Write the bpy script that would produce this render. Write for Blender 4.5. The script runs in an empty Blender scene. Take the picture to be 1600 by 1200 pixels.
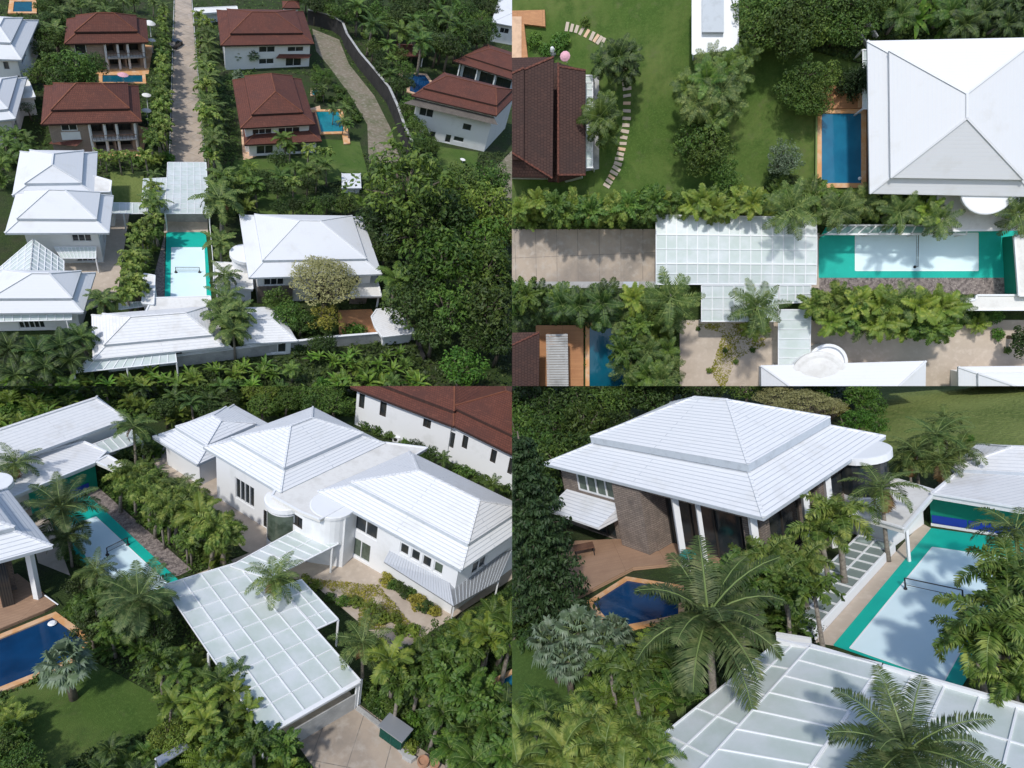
import bpy, bmesh, math, random
from mathutils import Vector, Matrix
R = math.radians
rnd = random.Random(7)
sc = bpy.context.scene
col = sc.collection
# ---------------------------------------------------------------- camera, sky, sun, exposure
FPX = 1000.0                       # focal length in pixels of the 1600-wide photograph
CAM_PITCH = R(26.8)
cam = bpy.data.objects.new('camera', bpy.data.cameras.new('camera'))
col.objects.link(cam)
cam.data.sensor_width = 36.0
cam.data.lens = 36.0 * FPX / 1600
cam.data.clip_start = 0.5
cam.data.clip_end = 2000
cam.location = (0, 0, 80)
cam.rotation_euler = (math.pi / 2 - CAM_PITCH, 0, 0)
sc.camera = cam
CAMM = Matrix.Translation((0, 0, 80)) @ Matrix.Rotation(math.pi / 2 - CAM_PITCH, 4, 'X')
sun_dir = (CAMM.to_3x3() @ Vector((-0.17, 0.44, 0.87))).normalized()
sl = bpy.data.lights.new('sun', 'SUN')
sl.energy = 2.45
sl.angle = R(3.0)
sl.color = (1.0, 0.965, 0.91)
so = bpy.data.objects.new('sun', sl)
so.rotation_euler = (-sun_dir).to_track_quat('-Z', 'Y').to_euler()
col.objects.link(so)
w = bpy.data.worlds.new('World')
sc.world = w
w.use_nodes = True
nt = w.node_tree
sky = nt.nodes.new('ShaderNodeTexSky')
sky.sky_type = 'NISHITA'
sky.sun_disc = False
sky.sun_elevation = math.asin(max(-1, min(1, sun_dir.z)))
sky.sun_rotation = math.atan2(sun_dir.x, sun_dir.y)
nt.links.new(sky.outputs[0], nt.nodes['Background'].inputs[0])
nt.nodes['Background'].inputs[1].default_value = 0.15
sc.view_settings.view_transform = 'Standard'
sc.view_settings.look = 'None'
sc.view_settings.gamma = 1
sc.view_settings.use_curve_mapping = False
sc.view_settings.exposure = 0.27
sc.cycles.max_bounces = 6
sc.cycles.transparent_max_bounces = 12

# ---------------------------------------------------------------- materials
def mat(name, base, rough=0.8, noise=None, spec=0.3, bump=None, pattern=None, metallic=0, trans=0, rand=0):
    """noise=(colour2, scale, detail, lo, hi); pattern=(kind, w, h, mortar colour, mortar size, strength)"""
    m = bpy.data.materials.new(name)
    m.use_nodes = True
    n = m.node_tree.nodes; L = m.node_tree.links
    b = n['Principled BSDF']
    b.inputs['Roughness'].default_value = rough
    b.inputs['Metallic'].default_value = metallic
    b.inputs['Specular IOR Level'].default_value = spec
    rgb = n.new('ShaderNodeRGB'); rgb.outputs[0].default_value = (*base, 1)
    c = rgb.outputs[0]
    tc = n.new('ShaderNodeTexCoord')
    hgt = None
    if pattern:
        mp = n.new('ShaderNodeTexBrick')
        kind, bw, bh, mc, ms, st = pattern
        mp.inputs['Scale'].default_value = 1.0
        mp.inputs['Brick Width'].default_value = bw
        mp.inputs['Row Height'].default_value = bh
        mp.inputs['Mortar Size'].default_value = ms
        mp.inputs['Mortar Smooth'].default_value = 0.3
        mp.offset = 0.5 if kind == 'brick' else 0.0
        mp.inputs['Color1'].default_value = (*base, 1)
        mp.inputs['Color2'].default_value = (*[x * (1 - 0.25 * st) for x in base], 1)
        mp.inputs['Mortar'].default_value = (*mc, 1)
        L.new(tc.outputs['UV'], mp.inputs['Vector'])
        c = mp.outputs['Color']; hgt = mp.outputs['Fac']
    if noise:
        for k, (c2, scale, det, lo, hi) in enumerate(noise if isinstance(noise, list) else [noise]):
            nz = n.new('ShaderNodeTexNoise')
            nz.inputs['Scale'].default_value = scale
            nz.inputs['Detail'].default_value = det
            nz.inputs['Roughness'].default_value = 0.6
            L.new(tc.outputs['Object'], nz.inputs['Vector'])
            mr = n.new('ShaderNodeMapRange')
            mr.inputs[1].default_value = lo; mr.inputs[2].default_value = hi
            L.new(nz.outputs[0], mr.inputs[0])
            mx = n.new('ShaderNodeMix'); mx.data_type = 'RGBA'
            L.new(mr.outputs[0], mx.inputs[0])
            L.new(c, mx.inputs[6]); mx.inputs[7].default_value = (*c2, 1)
            c = mx.outputs[2]
    if rand:
        oi = n.new('ShaderNodeObjectInfo')
        hs = n.new('ShaderNodeHueSaturation')
        mr = n.new('ShaderNodeMapRange'); mr.inputs[3].default_value = 1 - rand; mr.inputs[4].default_value = 1 + rand
        L.new(oi.outputs['Random'], mr.inputs[0]); L.new(mr.outputs[0], hs.inputs['Value'])
        mr2 = n.new('ShaderNodeMapRange'); mr2.inputs[3].default_value = 0.5 - rand * .05; mr2.inputs[4].default_value = 0.5 + rand * .04
        mm = n.new('ShaderNodeMath'); mm.operation = 'FRACT'
        m3 = n.new('ShaderNodeMath'); m3.operation = 'MULTIPLY'; m3.inputs[1].default_value = 7.31
        L.new(oi.outputs['Random'], m3.inputs[0]); L.new(m3.outputs[0], mm.inputs[0]); L.new(mm.outputs[0], mr2.inputs[0])
        L.new(mr2.outputs[0], hs.inputs['Hue'])
        L.new(c, hs.inputs['Color']); c = hs.outputs[0]
    L.new(c, b.inputs['Base Color'])
    if bump or hgt:
        bp = n.new('ShaderNodeBump')
        bp.inputs['Strength'].default_value = bump[1] if bump else 0.4
        bp.inputs['Distance'].default_value = bump[2] if bump and len(bump) > 2 else 0.03
        if hgt and not (bump and bump[0] > 0):
            bp.invert = True
            L.new(hgt, bp.inputs['Height'])
        else:
            nz = n.new('ShaderNodeTexNoise'); nz.inputs['Scale'].default_value = bump[0]; nz.inputs['Detail'].default_value = 4
            L.new(tc.outputs['Object'], nz.inputs['Vector']); L.new(nz.outputs[0], bp.inputs['Height'])
        L.new(bp.outputs[0], b.inputs['Normal'])
    if trans:
        tl = n.new('ShaderNodeBsdfTranslucent'); L.new(c, tl.inputs[0])
        ms_ = n.new('ShaderNodeMixShader'); ms_.inputs[0].default_value = trans
        L.new(b.outputs[0], ms_.inputs[1]); L.new(tl.outputs[0], ms_.inputs[2])
        L.new(ms_.outputs[0], n['Material Output'].inputs[0])
    return m

M = {}
M['roof_white'] = mat('white_roof_tile', (.66, .67, .685), .6, [((.57, .57, .55), .28, 9, .55, .78), ((.66, .68, .70), 1.7, 6, .48, .8)], pattern=('brick', 60, .36, (.64, .66, .69), .03, .0), bump=(0, .3, .02))  # faint row lines: tile joints with a little course shadow put into the colour
M['roof_white_near'] = mat('white_ribbed_roof_tile', (.72, .73, .745), .6, [((.57, .57, .55), .28, 9, .55, .78), ((.66, .68, .70), 1.7, 6, .48, .8)], pattern=('brick', 60, .36, (.47, .50, .54), .030, .0), bump=(0, .7, .04))  # darker row lines: joints plus the shadow under each tile course, painted in
M['roof_old'] = mat('weathered_white_roof', (.71, .71, .71), .7, [((.55, .53, .50), .5, 8, .52, .8), ((.62, .63, .64), 2.5, 6, .5, .8)], pattern=('brick', 60, .4, (.58, .59, .60), .03, .0), bump=(0, .6, .04))  # stains are weathering; row lines are joints with course shadow painted in
M['roof_flat'] = mat('flat_roof_screed', (.70, .69, .66), .85, [((.50, .48, .44), .45, 8, .52, .8), ((.62, .6, .57), 2.2, 5, .5, .75)])
M['roof_brown'] = mat('brown_roof_tile', (.150, .054, .036), .75, [((.085, .036, .028), .3, 6, .45, .75), ((.19, .075, .05), 2.0, 4, .55, .8)], pattern=('brick', .33, .36, (.07, .026, .02), .03, .5), bump=(0, .7, .04))
M['roof_brown_dark'] = mat('dark_brown_roof_tile', (.068, .036, .029), .75, [((.042, .025, .022), .3, 6, .45, .75), ((.09, .045, .034), 2.0, 4, .55, .8)], pattern=('brick', .33, .36, (.035, .016, .014), .03, .5), bump=(0, .7, .04))
M['ridge_brown'] = mat('rust_ridge_tile', (.20, .075, .04), .7, ((.12, .045, .03), 1.5, 4, .4, .7))
M['roof_grey'] = mat('grey_brown_roof_tile', (.16, .14, .12), .8, ((.09, .08, .07), .8, 6, .4, .7), pattern=('brick', .33, .36, (.06, .05, .05), .03, .5))
M['wall'] = mat('white_render', (.78, .79, .80), .8, [((.62, .63, .62), .4, 6, .55, .85)])
M['trim'] = mat('white_trim', (.76, .77, .78), .55, ((.68, .69, .69), 1.2, 4, .55, .9))
M['fascia'] = mat('grey_fascia', (.46, .50, .54), .6, ((.36, .39, .42), 1.5, 4, .5, .8))
M['stone'] = mat('brown_stone_cladding', (.30, .245, .205), .85, [((.15, .125, .11), 1.3, 6, .45, .7)], pattern=('brick', .55, .16, (.11, .09, .08), .02, .9), bump=(0, .8, .03))
M['stone_pale'] = mat('pale_pink_stone_cladding', (.42, .33, .275), .85, [((.30, .235, .20), 1.3, 6, .45, .7)], pattern=('brick', .55, .16, (.22, .18, .15), .02, .7))
M['dark'] = mat('dark_interior', (.02, .02, .022), .9)
M['glass'] = mat('dark_window_glass', (.025, .032, .038), .12, ((.05, .05, .045), .9, 3, .45, .65), spec=.6)
M['glass_green'] = mat('greenish_window_glass', (.10, .13, .10), .15, ((.05, .07, .05), .9, 3, .45, .65), spec=.5)
M['frame'] = mat('white_window_frame', (.72, .73, .74), .5)
M['frame_dark'] = mat('dark_window_frame', (.05, .045, .04), .5)
M['wood'] = mat('timber_decking', (.52, .26, .12), .65, [((.38, .18, .085), .8, 6, .45, .75)], pattern=('tile', 3.0, .14, (.14, .07, .04), .012, .6))
M['wood_pale'] = mat('pale_timber_decking', (.40, .255, .165), .7, [((.30, .185, .12), .6, 6, .45, .75)], pattern=('tile', 3.0, .14, (.18, .11, .07), .012, .5))
M['wood_dark'] = mat('dark_timber', (.17, .085, .05), .7, ((.10, .05, .03), 1.2, 5, .4, .7), pattern=('tile', 3.0, .14, (.05, .03, .02), .012, .6))
M['coping'] = mat('orange_pool_coping', (.60, .31, .13), .7, ((.66, .46, .30), .9, 4, .45, .7))
M['coping_pale'] = mat('peach_stone_coping', (.62, .42, .28), .7, ((.5, .33, .22), 1.5, 4, .45, .7))
M['water_blue'] = mat('deep_blue_pool_water', (.006, .045, .125), .06, ((.004, .028, .08), .35, 3, .4, .7), spec=.5, bump=(2.2, .12, .05))
M['water_mid'] = mat('blue_pool_water', (.016, .15, .26), .06, ((.012, .11, .21), .4, 3, .4, .7), spec=.5, bump=(2.2, .12, .05))
M['water_teal'] = mat('teal_pool_water', (.010, .21, .25), .06, ((.008, .15, .19), .4, 3, .4, .7), spec=.5, bump=(2.2, .12, .05))
M['water_deepteal'] = mat('deep_teal_pool_water', (.004, .09, .14), .06, ((.004, .07, .11), .4, 3, .4, .7), spec=.5, bump=(2.2, .12, .05))
M['court_green'] = mat('teal_court_paint', (.008, .42, .33), .6, [((.006, .35, .29), .25, 5, .45, .7), ((.01, .46, .37), 2, 5, .5, .8)])
M['court_blue'] = mat('pale_blue_court_paint', (.70, .86, .90), .55, [((.64, .82, .87), .2, 5, .45, .75), ((.68, .84, .87), 1.5, 5, .5, .8)])
M['wall_green'] = mat('green_practice_wall_paint', (.004, .20, .135), .7, ((.004, .16, .11), .4, 4, .45, .7))
M['blue'] = mat('blue_banner', (.012, .04, .30), .6, ((.01, .03, .2), 1, 3, .5, .7))
M['line'] = mat('white_line_paint', (.8, .82, .82), .6)
M['road'] = mat('concrete_road', (.43, .35, .275), .9, [((.25, .215, .18), .22, 8, .42, .68), ((.45, .40, .345), 1.1, 8, .5, .75), ((.20, .17, .145), .07, 6, .52, .7)], pattern=('tile', 2.6, 5.0, (.17, .15, .13), .035, .25), bump=(8, .3, .02))
M['paving'] = mat('beige_paving', (.50, .42, .34), .9, [((.40, .335, .27), .25, 8, .42, .7), ((.56, .48, .40), 1.5, 6, .5, .75)], bump=(10, .25, .02))
M['path'] = mat('dirt_track', (.20, .17, .125), .95, [((.13, .13, .075), .22, 8, .45, .62), ((.32, .29, .235), 1.3, 7, .5, .75)], bump=(5, .5, .05))
M['gravel'] = mat('brown_pebble_bed', (.26, .22, .20), .95, [((.12, .10, .095), 2.6, 6, .42, .6), ((.42, .37, .33), 5.5, 4, .56, .68)], bump=(7, .8, .08))
M['lawn'] = mat('lawn_grass', (.058, .105, .018), .95, [((.115, .15, .04), .13, 8, .44, .64), ((.10, .12, .045), .6, 8, .56, .72), ((.033, .075, .010), .5, 8, .45, .72), ((.085, .15, .03), 4.5, 6, .5, .75)], bump=(14, .6, .06))
M['lawn_dark'] = mat('dark_ground_cover', (.030, .052, .012), .95, [((.05, .042, .03), .3, 7, .45, .7), ((.018, .035, .008), 1.2, 8, .42, .7), ((.06, .09, .02), 5, 6, .52, .75)], bump=(6, .9, .15))  # dark green base mottled with soil brown and lighter green
M['field'] = mat('rough_meadow', (.16, .20, .055), .95, [((.09, .13, .028), .12, 8, .40, .65), ((.17, .20, .06), 1.4, 8, .48, .75)], bump=(3, .9, .25))
M['soil'] = mat('brown_soil', (.10, .075, .055), .95, [((.05, .04, .03), .7, 7, .42, .7)], bump=(4, .6, .08))
M['concrete'] = mat('grey_concrete', (.40, .40, .39), .85, [((.22, .22, .215), .5, 7, .45, .75), ((.52, .52, .51), 2.5, 5, .55, .8)])
M['stonewall'] = mat('dark_boundary_wall', (.035, .033, .032), .9, [((.018, .018, .018), .4, 7, .45, .7), ((.08, .08, .08), .9, 5, .6, .8)])
M['steel'] = mat('grey_steel', (.45, .47, .5), .4, metallic=.6)
M['black'] = mat('black_plastic', (.02, .02, .022), .5)
M['bin'] = mat('dark_green_bin', (.01, .075, .055), .5, ((.008, .05, .04), 2, 3, .4, .7))
M['terracotta'] = mat('terracotta_pot', (.42, .24, .15), .85, ((.3, .17, .11), 3, 4, .4, .7))
M['bark'] = mat('grey_brown_bark', (.17, .14, .11), .95, ((.09, .075, .06), 3, 6, .4, .7))
M['bark_pale'] = mat('ringed_palm_bark', (.26, .23, .19), .95, ((.14, .12, .10), 5, 4, .4, .65))
M['crownshaft'] = mat('green_crownshaft', (.16, .22, .07), .6)
M['pink'] = mat('pink_parasol_cloth', (.66, .36, .42), .8)
M['cloth'] = mat('white_cloth', (.75, .74, .72), .8)
M['cloth_blue'] = mat('blue_cloth', (.08, .28, .62), .7)
M['cloth_teal'] = mat('teal_cloth', (.01, .25, .24), .7)
M['red'] = mat('dark_red_curtain', (.16, .012, .012), .8)
M['car'] = mat('dark_car_paint', (.03, .035, .045), .25, spec=.6)
M['net'] = mat('dark_net_cord', (.05, .05, .05), .8)
def leafm(name, a, b_, c, rand=.22, tr=.22, sc_=.9):
    M[name] = mat(name, a, .55, [(b_, sc_ * .6, 4, .40, .60), (c, sc_ * 2.6, 3, .48, .66)], spec=.35, trans=tr, rand=rand)
leafm('leaf_mid', (.072, .135, .020), (.034, .078, .012), (.135, .205, .032), .3)
leafm('leaf_coco_dark', (.075, .118, .034), (.036, .066, .018), (.16, .19, .07), .15)
leafm('leaf_dark', (.042, .082, .015), (.019, .042, .009), (.085, .13, .024), .3)
leafm('leaf_bright', (.15, .22, .026), (.08, .14, .018), (.25, .30, .05))
leafm('leaf_vivid', (.065, .155, .016), (.032, .09, .010), (.12, .22, .028))
leafm('leaf_olive', (.29, .28, .115), (.175, .175, .06), (.40, .38, .18), .08)
leafm('leaf_yellow', (.30, .27, .035), (.17, .18, .025), (.42, .37, .07), .1)
leafm('leaf_coco', (.09, .145, .03), (.043, .08, .016), (.19, .235, .06), .25)
leafm('leaf_fox', (.14, .215, .032), (.06, .115, .018), (.28, .33, .075), .22)
leafm('leaf_silver', (.14, .205, .105), (.09, .135, .08), (.25, .31, .22), .12)
leafm('leaf_banana', (.09, .185, .018), (.045, .10, .012), (.18, .27, .035), .3)
leafm('leaf_conifer', (.030, .060, .018), (.016, .036, .011), (.05, .085, .026), .15)
leafm('leaf_brown', (.22, .13, .05), (.14, .08, .03), (.3, .2, .09), .2)

def polycarb():
    m = bpy.data.materials.new('frosted_roof_sheet'); m.use_nodes = True
    n = m.node_tree.nodes; L = m.node_tree.links
    b = n['Principled BSDF']
    tc = n.new('ShaderNodeTexCoord')
    nz = n.new('ShaderNodeTexNoise'); nz.inputs['Scale'].default_value = .45; nz.inputs['Detail'].default_value = 7; nz.inputs['Roughness'].default_value = .65
    L.new(tc.outputs['Object'], nz.inputs['Vector'])
    cr = n.new('ShaderNodeValToRGB')
    cr.color_ramp.elements[0].position = .38; cr.color_ramp.elements[0].color = (.60, .68, .64, 1)
    cr.color_ramp.elements[1].position = .6; cr.color_ramp.elements[1].color = (.72, .77, .775, 1)
    L.new(nz.outputs[0], cr.inputs[0]); L.new(cr.outputs[0], b.inputs['Base Color'])
    b.inputs['Roughness'].default_value = .35
    tl = n.new('ShaderNodeBsdfTranslucent'); tl.inputs[0].default_value = (.7, .78, .74, 1)
    tr = n.new('ShaderNodeBsdfTransparent'); tr.inputs[0].default_value = (.9, .96, .93, 1)
    m1 = n.new('ShaderNodeMixShader'); m1.inputs[0].default_value = .12
    m2 = n.new('ShaderNodeMixShader'); m2.inputs[0].default_value = .10
    L.new(b.outputs[0], m1.inputs[1]); L.new(tl.outputs[0], m1.inputs[2])
    L.new(m1.outputs[0], m2.inputs[1]); L.new(tr.outputs[0], m2.inputs[2])
    L.new(m2.outputs[0], n['Material Output'].inputs[0])
    return m
M['poly'] = polycarb()
def clearglass():
    m = bpy.data.materials.new('clear_glass_sheet'); m.use_nodes = True
    n = m.node_tree.nodes; L = m.node_tree.links
    b = n['Principled BSDF']; b.inputs['Base Color'].default_value = (.55, .66, .64, 1); b.inputs['Roughness'].default_value = .15
    tr = n.new('ShaderNodeBsdfTransparent'); tr.inputs[0].default_value = (.85, .95, .92, 1)
    m2 = n.new('ShaderNodeMixShader'); m2.inputs[0].default_value = .62
    L.new(b.outputs[0], m2.inputs[1]); L.new(tr.outputs[0], m2.inputs[2]); L.new(m2.outputs[0], n['Material Output'].inputs[0])
    return m
M['clear'] = clearglass()

# ---------------------------------------------------------------- the four pieces of the site
class Site:
    """A level piece of ground; local z is up, the origin lies below the camera."""
    def __init__(s, up, height, side):
        s.n = Vector(up).normalized(); s.D = height; s.side = side
        f = Vector((0, 0, -1)) if abs(s.n.z) < .9 else Vector((0, 1, 0))
        s.y = (f - s.n * f.dot(s.n)).normalized(); s.x = s.y.cross(s.n)
        m = Matrix((s.x, s.y, s.n)).transposed().to_4x4()
        m.translation = -s.n * s.D
        s.M = CAMM @ m
        s.made = []; s.keep = []
    def at(s, px, py, h=0.0):
        r = Vector((px - 800, 600 - py, -FPX)); t = (h - s.D) / s.n.dot(r); P = r * t
        return Vector((P.dot(s.x), P.dot(s.y), h))
    def ppm(s, p):
        P = s.x * p[0] + s.y * p[1] + s.n * (p[2] - s.D)
        return FPX / -P.z
TL = Site((.273, .677, .683), 67, (-1, 1))
TR = Site((-.194, -.146, .970), 80, (1, 1))
BL = Site((.172, .886, .430), 45, (-1, -1))
BR = Site((-.190, .968, .185), 23.5, (1, -1))
Q = TL
def P(px, py, h=0.0): return Q.at(px, py, h)
def PP(*pts, h=0.0): return [Q.at(p[0], p[1], p[2] if len(p) > 2 else h) for p in pts]

# ---------------------------------------------------------------- mesh helpers
class MB:
    def __init__(s): s.v = []; s.f = []
    def face(s, pts):
        i = len(s.v); s.v += [tuple(p) for p in pts]; s.f.append(tuple(range(i, i + len(pts)))); return s
    def prism(s, poly, z0, z1):
        """poly: xy list; z0/z1 numbers or per-vertex lists"""
        n = len(poly); i = len(s.v)
        a = z0 if isinstance(z0, (list, tuple)) else [z0] * n
        b = z1 if isinstance(z1, (list, tuple)) else [z1] * n
        ar = sum(poly[k][0] * poly[(k + 1) % n][1] - poly[(k + 1) % n][0] * poly[k][1] for k in range(n))
        if ar < 0: poly = poly[::-1]; a = a[::-1]; b = b[::-1]
        s.v += [(p[0], p[1], a[k]) for k, p in enumerate(poly)] + [(p[0], p[1], b[k]) for k, p in enumerate(poly)]
        s.f.append(tuple(i + k for k in range(n))[::-1]); s.f.append(tuple(i + n + k for k in range(n)))
        for k in range(n): s.f.append((i + k, i + (k + 1) % n, i + n + (k + 1) % n, i + n + k))
        return s
    def bar(s, a, b, w, h=None, up=(0, 0, 1)):
        a = Vector(a); b = Vector(b); h = h or w
        d = b - a
        if d.length < 1e-6: return s
        d.normalize(); u = Vector(up)
        if abs(d.dot(u)) > .98: u = Vector((0, 1, 0))
        x = d.cross(u).normalized(); y = x.cross(d).normalized(); i = len(s.v)
        for q in (a, b):
            for sx, sy in ((-1, -1), (1, -1), (1, 1), (-1, 1)): s.v.append(tuple(q + x * sx * w / 2 + y * sy * h / 2))
        s.f += [(i + 3, i + 2, i + 1, i), (i + 4, i + 5, i + 6, i + 7)] + [(i + k, i + (k + 1) % 4, i + 4 + (k + 1) % 4, i + 4 + k) for k in range(4)]
        return s
    def tube(s, pts, rs, n=7):
        pts = [Vector(p) for p in pts]; i0 = len(s.v)
        for k, p in enumerate(pts):
            d = (pts[min(k + 1, len(pts) - 1)] - pts[max(k - 1, 0)]).normalized()
            u = Vector((1, 0, 0)) if abs(d.x) < .8 else Vector((0, 1, 0))
            x = d.cross(u).normalized(); y = d.cross(x)
            r = rs[k] if isinstance(rs, (list, tuple)) else rs
            for j in range(n):
                a = 2 * math.pi * j / n; s.v.append(tuple(p + x * math.cos(a) * r + y * math.sin(a) * r))
        for k in range(len(pts) - 1):
            for j in range(n):
                a = i0 + k * n + j; b = i0 + k * n + (j + 1) % n; s.f.append((a, b, b + n, a + n))
        s.f.append(tuple(i0 + j for j in range(n))[::-1]); s.f.append(tuple(i0 + (len(pts) - 1) * n + j for j in range(n)))
        return s
    def lathe(s, prof, n=16, c=(0, 0, 0)):
        i0 = len(s.v)
        for r, z in prof:
            for j in range(n):
                a = 2 * math.pi * j / n; s.v.append((c[0] + r * math.cos(a), c[1] + r * math.sin(a), c[2] + z))
        for k in range(len(prof) - 1):
            for j in range(n):
                a = i0 + k * n + j; b = i0 + k * n + (j + 1) % n; s.f.append((a, b, b + n, a + n))
        s.f.append(tuple(i0 + (len(prof) - 1) * n + j for j in range(n)))
        return s
    def data(s, name, m, uv=True, smooth=False):
        me = bpy.data.meshes.new(name); me.from_pydata(s.v, [], s.f); me.materials.append(M[m])
        if uv:
            ul = me.uv_layers.new(name='UVMap')
            for p in me.polygons:
                nn = p.normal
                if abs(nn.z) > .995: t = Vector((1, 0, 0)); b = Vector((0, 1, 0))
                else:
                    t = Vector((-nn.y, nn.x, 0)).normalized(); b = nn.cross(t)
                for li in p.loop_indices:
                    c = me.vertices[me.loops[li].vertex_index].co
                    ul.data[li].uv = (c.dot(t), c.dot(b))
        if smooth: me.shade_smooth()
        me.update()
        return me
def mkobj(name, me, base=None, rz=0, scale=1, parent=None):
    o = bpy.data.objects.new(name, me); col.objects.link(o); Q.made.append(o)
    if parent: o.parent = parent
    else: o.matrix_world = Q.M @ Matrix.Translation(base or (0, 0, 0)) @ Matrix.Rotation(rz, 4, 'Z') @ Matrix.Scale(scale, 4)
    o['site'] = SITES.index(Q)
    return o
SITES = [TL, TR, BL, BR]
def tag(o, label=None, cat=None, group=None, kind=None):
    if label: o['label'] = label
    if cat: o['category'] = cat
    if group: o['group'] = group
    if kind: o['kind'] = kind
    return o
class Thing:
    """An Empty at a thing's base; parts are given in site coordinates."""
    def __init__(s, name, label, cat, base, group=None):
        s.base = Vector(base); s.o = mkobj(name, None, s.base); tag(s.o, label, cat, group)
    def part(s, name, mb, m, parent=None, label=None, smooth=False):
        if not mb.f: return None
        if name in ('boards', 'roof') and m in ('wood', 'wood_pale', 'wood_dark', 'roof_flat', 'roof_old'): Q.keep.append([(v[0], v[1]) for v in mb.v[:len(mb.v) // 2]] if name == 'boards' else [(v[0], v[1]) for v in mb.v[:len(mb.v) // 2]])
        ref = s.base
        mb.v = [(v[0] - ref.x, v[1] - ref.y, v[2] - ref.z) for v in mb.v]
        o = mkobj(name, mb.data(name, m, smooth=smooth), parent=parent or s.o)
        if label: o['label'] = label
        return o
def single(name, mb, m, label, cat, group=None, kind=None, smooth=False):
    xs = [v[0] for v in mb.v]; ys = [v[1] for v in mb.v]; zs = [v[2] for v in mb.v]
    b = Vector((sum(xs) / len(xs), sum(ys) / len(ys), min(zs)))
    mb.v = [(v[0] - b.x, v[1] - b.y, v[2] - b.z) for v in mb.v]
    o = mkobj(name, mb.data(name, m, smooth=smooth), b); return tag(o, label, cat, group, kind)
def struct(name, poly, m, z=0.0, thick=0.0, sub=0):
    mb = MB()
    if name != 'ground': Q.keep.append([(p[0], p[1]) for p in poly])
    if thick: mb.prism([(p[0], p[1]) for p in poly], z, z + thick)
    else: mb.face([(p[0], p[1], z) for p in poly])
    return single(name, mb, m, None, None, kind='structure')
def lerp(a, b, t): return a + (b - a) * t
def bil(c, u, v): return lerp(lerp(c[0], c[1], u), lerp(c[3], c[2], u), v)
def inset(c, d):
    """offset a CCW polygon inwards by d (number or per-edge list)"""
    n = len(c); out = []
    ds = d if isinstance(d, (list, tuple)) else [d] * n
    L = []
    for i in range(n):
        a = c[i]; b = c[(i + 1) % n]; e = Vector((b[0] - a[0], b[1] - a[1])).normalized(); nn = Vector((-e.y, e.x))
        L.append((Vector((a[0], a[1])) + nn * ds[i], e))
    for i in range(n):
        p, e = L[i - 1]; q_, f = L[i]
        det = e.x * f.y - e.y * f.x
        if abs(det) < 1e-6: out.append(q_.copy()); continue
        t = ((q_.x - p.x) * f.y - (q_.y - p.y) * f.x) / det
        out.append(p + e * t)
    return [Vector((p.x, p.y, 0)) for p in out]
def sq(c):
    """make four traced corners a true parallelogram about their centre"""
    m = (c[0] + c[1] + c[2] + c[3]) / 4
    u = ((c[1] - c[0]) + (c[2] - c[3])) / 4; v = ((c[3] - c[0]) + (c[2] - c[1])) / 4
    return [m - u - v, m + u - v, m + u + v, m - u + v]

# ---------------------------------------------------------------- building pieces
def walls(th, poly, z0, z1, openings, wm, name='wall', fm='frame', gm='glass'):
    """outer walls with real openings. openings: {edge: [(u0,u1,za,zb,kind,n)]}, u as fractions of the edge"""
    mb = MB(); n = len(poly)
    c = sum((Vector((p[0], p[1])) for p in poly), Vector((0, 0))) / n
    w_ = th.part
    wins = []
    for i in range(n):
        A = Vector((poly[i][0], poly[i][1], 0)); B = Vector((poly[(i + 1) % n][0], poly[(i + 1) % n][1], 0))
        e = B - A; Ln = e.length; e.normalize(); inn = Vector((-e.y, e.x, 0))
        ops = [(o[0] * Ln, o[1] * Ln, o[2], min(o[3], z1 - .02), o[4], o[5] if len(o) > 5 else 1) for o in openings.get(i, [])]
        us = sorted({0, Ln} | {o[0] for o in ops} | {o[1] for o in ops}); zs = sorted({z0, z1} | {o[2] for o in ops} | {o[3] for o in ops})
        pt = lambda u, z, d=0, A=A, e=e, inn=inn: A + e * u + inn * d + Vector((0, 0, z))
        for a in range(len(us) - 1):
            for b in range(len(zs) - 1):
                um = (us[a] + us[a + 1]) / 2; zm = (zs[b] + zs[b + 1]) / 2
                if any(o[0] < um < o[1] and o[2] < zm < o[3] for o in ops): continue
                mb.face([pt(us[a], zs[b]), pt(us[a + 1], zs[b]), pt(us[a + 1], zs[b + 1]), pt(us[a], zs[b + 1])])
        for o in ops:
            d = 1.7 if o[4] == 'loggia' else .16
            a, b, c_, z_ = o[0], o[1], o[2], o[3]
            mb.face([pt(a, c_), pt(a, c_, d), pt(b, c_, d), pt(b, c_)]); mb.face([pt(a, z_), pt(b, z_), pt(b, z_, d), pt(a, z_, d)])
            mb.face([pt(a, c_), pt(a, z_), pt(a, z_, d), pt(a, c_, d)]); mb.face([pt(b, c_), pt(b, c_, d), pt(b, z_, d), pt(b, z_)])
            wins.append((o, pt, d, e, inn))
    top = [(p[0], p[1], z1) for p in poly]; mb.face(top)
    w_(name, mb, wm)
    for o, pt, d, e, inn in wins:
        a, b, c_, z_, kind, k = o
        fr = MB(); t = .12
        zc = (c_ + z_) / 2; q_ = d - .05
        fr.bar(pt(a, c_ + t / 2, q_), pt(b, c_ + t / 2, q_), .1, t); fr.bar(pt(a, z_ - t / 2, q_), pt(b, z_ - t / 2, q_), .1, t)
        for j in range(k + 1):
            u = a + t / 2 + (b - a - t) * j / k
            fr.bar(pt(u, c_ + t, q_), pt(u, z_ - t, q_), .1, t, up=inn)
        fo = w_('window', fr, 'frame_dark' if kind in ('dark', 'loggia') else fm)
        pn = MB(); pn.face([pt(a, c_, d), pt(b, c_, d), pt(b, z_, d), pt(a, z_, d)])
        w_('pane', pn, 'glass_green' if kind == 'green' else gm, parent=fo)

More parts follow.
